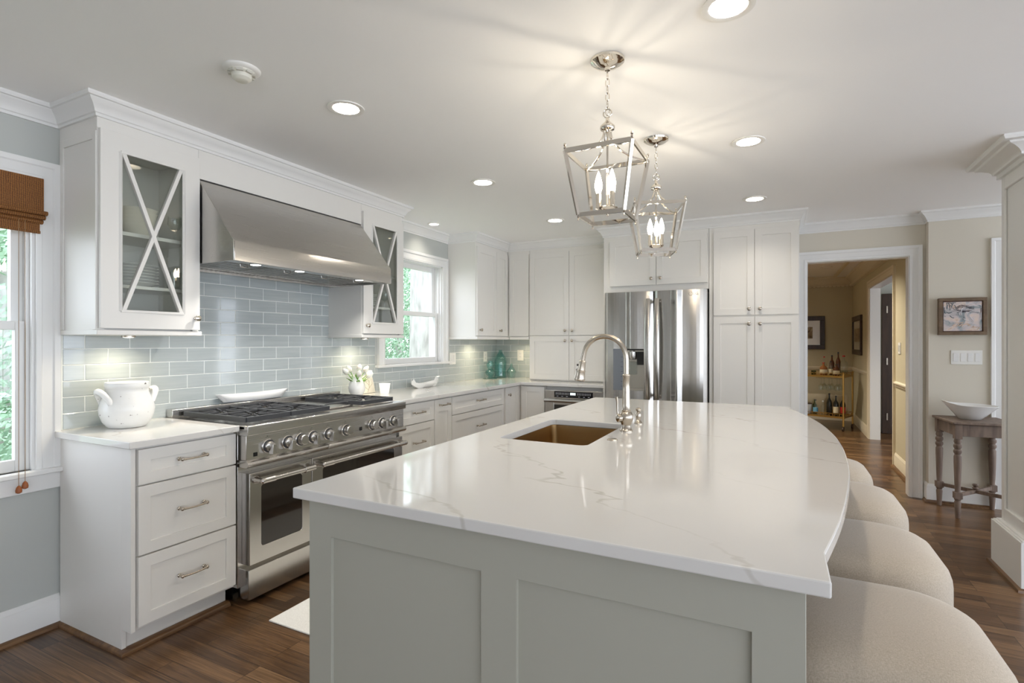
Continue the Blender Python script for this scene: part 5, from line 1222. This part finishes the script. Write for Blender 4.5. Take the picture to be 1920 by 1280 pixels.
for k in range(4): gr_.bar((-.40 + k * .11, .06, .775), (-.40 + k * .11, .36, .775), .006, .006)
gr_.build('glass_rack', GOLD, bc)
bc.location = (0.865, 9.24, 0); bc.rotation_euler.z = math.radians(-22)
MC = Matrix.Translation(bc.location) @ Matrix.Rotation(bc.rotation_euler.z, 4, 'Z')
def on_cart(o, x, y, z): o.location = MC @ Vector((x, y, z)); return o
def bottle(name, label, x, y, z, h, r, body, capm, lab=None, group='bottles on the bar cart', square=False, neck=0.3):
    t = thing(name, label, 'bottle', (0, 0, 0), group)
    M().lathe((0, 0, 0), [(r * .92, 0), (r, 0.006), (r, h * (1 - neck) * .82), (r * .85, h * (1 - neck) * .93), (r * .32, h * (1 - neck * .72)), (r * .30, h * .93)], n=6 if square else 20).build('glass', body, t, ang=50 if not square else 20)
    M().lathe((0, 0, h * .93), [(r * .36, 0), (r * .36, h * .07)], n=16).build('cap', capm, t)
    if lab: M().lathe((0, 0, h * .16), [(r * 1.01, 0), (r * 1.01, h * .30)], n=20, cap0=True, cap1=True).build('label', lab, t)
    return on_cart(t, x, y, z)
BK = mat('black_cap', (0.02, 0.02, 0.02, 1), 0.4)
zt_, zl_ = 0.8155, 0.2055
for a in (('liquor_bottle', 'brown whisky bottle with tan label on the cart top', -.30, .10, zt_, .20, .050, WHISKY, REDM, LABELM),
          ('liquor_bottle', 'red-capped liquor bottle at left of the cart top', -.33, .22, zt_, .29, .034, CLEAR, REDM, None),
          ('liquor_bottle', 'short dark amber bottle with cream label on cart top', -.12, .09, zt_, .18, .044, AMBER, BK, LABELM),
          ('liquor_bottle', 'clear bottle with pale label in the cart centre', -.21, .13, zt_, .22, .034, CLEAR, BK, LABELM),
          ('liquor_bottle', 'tall dark slender bottle rising behind the others', -.15, .27, zt_, .36, .032, AMBER, BK, None),
          ('liquor_bottle', 'dark bottle with burgundy neck behind the centre', -.25, .31, zt_, .31, .036, AMBER, BK, None),
          ('liquor_bottle', 'large clear bottle with red cap at the right end', -.06, .22, zt_, .31, .052, CLEAR, REDM, None),
          ('wine_bottle', 'dark wine bottle standing tallest on the lower shelf', -.22, .10, zl_, .34, .037, WINE, BK, None),
          ('wine_bottle', 'dark wine bottle with cream label on lower shelf', -.13, .10, zl_, .31, .036, WINE, BK, LABELM),
          ('wine_bottle', 'dark wine bottle with red label behind the post', -.05, .14, zl_, .31, .036, WINE, BK, REDM),
          ('mixer_bottle', 'clear mixer bottle with blue label on lower shelf', -.41, .09, zl_, .23, .034, CLEAR, BK, BLUEL),
          ('mixer_bottle', 'clear mixer bottle beside the wine on lower shelf', -.31, .10, zl_, .22, .028, CLEAR, PLASTIC, None),
          ('mixer_bottle', 'green glass mixer bottle behind the blue-labelled one', -.46, .20, zl_, .22, .030, GREENB, BK, None)):
    bottle(*a)
ib = thing('ice_bucket', 'white ice bucket with dark rim on the cart lower shelf', 'bucket', (0, 0, 0))
M().lathe((0, 0, 0), [(.062, 0), (.068, .004), (.075, .15), (.071, .15), (.06, .01), (.0001, .008)], n=28).build('bucket', CERAM, ib, ang=60)
M().lathe((0, 0, .15), [(.077, 0), (.077, .01), (.05, .016), (.0001, .018)], n=28).build('lid', DARKWOOD, ib); on_cart(ib, -.55, .12, zl_)
tag(on_cart(M().lathe((0, 0, 0), bowl(.06, .075), n=28).build('glass_bowl', CLEAR), -.09, .33, zt_), 'clear glass bowl at the right end of the cart top', 'bowl')
wg0 = None
for k in range(6):
    x, y = -.34 + (k % 3) * .11, .12 + (k // 3) * .13
    if wg0 is None: wg0 = M().lathe((0, 0, 0), [(0.032, 0), (0.032, -0.002), (0.004, -0.006), (0.004, -0.075), (0.020, -0.09), (0.036, -0.12), (0.038, -0.15), (0.031, -0.185), (0.030, -0.185), (0.036, -0.15), (0.034, -0.12), (0.0001, -0.085)], n=20).build('wine_glass', CLEAR, ang=60); o = wg0
    else: o = wg0.copy(); COL.objects.link(o)
    tag(on_cart(o, x, y, .772), 'clear wine glass hanging upside down under the cart top', 'glass', 'wine glasses hanging in the cart rack')
t_ = thing('votive_holder', 'small amber and green glass votive at the cart left end', 'candle holder', (0, 0, 0))
M().lathe((0, 0, 0), [(.03, 0), (.036, .07), (.033, .07), (.028, .006), (.0001, .005)], n=20).build('glass', GREENB, t_); on_cart(t_, -.44, .10, zt_)
tag(on_cart(M().box(-.35, .35, 0, .008, 0, .30).build('serving_tray', mat('brass_tray', (0.45, 0.36, 0.22, 1), 0.35, 0.8), bevel=0.003), -.42, .395, zl_), 'dull brass tray propped at the back of the lower shelf', 'tray')

# ------------------------------------------------------------------ outdoors
gd = M().box(-22, -3.25, -14, 26, -0.7, -0.6).build('ground', GRASS, smooth=False); gd['kind'] = 'structure'
def crown_mesh(n, rx, ry, rz, size, seed):
    random.seed(seed); m = bpy.data.meshes.new('crown'); vs = []; fs = []
    for _ in range(n):
        while True:
            p = Vector((random.uniform(-1, 1), random.uniform(-1, 1), random.uniform(-1, 1)))
            if 0.35 < p.length < 1: break
        p = Vector((p.x * rx, p.y * ry, p.z * rz)); a = Vector((random.gauss(0, 1), random.gauss(0, 1), random.gauss(0, 1))).normalized(); b_ = a.orthogonal().normalized()
        q = a.cross(b_); s = size * random.uniform(.6, 1.3); i = len(vs)
        vs += [p + b_ * s, p + q * s * .5, p - b_ * s, p - q * s * .5]; fs.append((i, i + 1, i + 2, i + 3))
    m.from_pydata([tuple(v) for v in vs], [], fs); m.materials.append(LEAF); return m
def tree(label, x, y, r, h, cm, zc, trunk=True, sc=(1, 1, 1), group='trees outside the windows'):
    t = thing('leafy_tree', label, 'tree', (x, y, -0.6), group)
    o = bpy.data.objects.new('foliage', cm); COL.objects.link(o); o.parent = t; o.location = (0, 0, zc + .6); o.scale = sc
    if trunk:
        R = []
        for k in range(9):
            z = -0.6 + (h + 0.6) * k / 8; rr_ = r * (1.15 - 0.25 * k / 8); R.append([Vector((x + rr_ * (1 + .07 * math.sin(5 * a + k)) * math.cos(a), y + rr_ * (1 + .07 * math.cos(4 * a + k)) * math.sin(a), z)) for a in [2 * math.pi * i / 20 for i in range(20)]])
        M().rings(R).build('trunk', BARK, t)
    return t
cmA = crown_mesh(12000, 1.9, 1.9, 2.2, 0.055, 11); cmB = crown_mesh(9000, 1.2, 1.3, 0.8, 0.032, 12)
tree('broad pale trunk standing just outside the right window', -5.55, 7.55, 0.21, 6.0, cmA, 7.0)
tree('leafy tree behind the pale trunk outside right window', -10.4, 12.9, 0.10, 2.2, cmA, 1.8)
tree('leafy tree filling the upper view from the left window', -8.4, 2.9, 0.10, 2.2, cmA, 1.9)
tree('leafy tree farther back behind the left window view', -13.5, 4.6, 0.10, 2.2, cmA, 2.4, sc=(1.1, 1.1, 1.2))
tree('distant tall tree closing the left window view', -19.0, 6.6, 0.10, 2.2, cmA, 3.4, sc=(1.6, 1.6, 2.0))
tree('distant tall tree closing the right window view', -15.2, 19.8, 0.10, 2.2, cmA, 3.4, sc=(1.5, 1.8, 2.0))
for lb, x, y in (('low green shrub under the left window view', -5.0, 1.9), ('low green shrub beside the pale trunk', -7.7, 9.6)):
    t = thing('garden_shrub', lb, 'shrub', (x, y, -0.6), 'shrubs outside the windows'); o = bpy.data.objects.new('foliage', cmB); COL.objects.link(o); o.parent = t; o.location = (0, 0, .8)
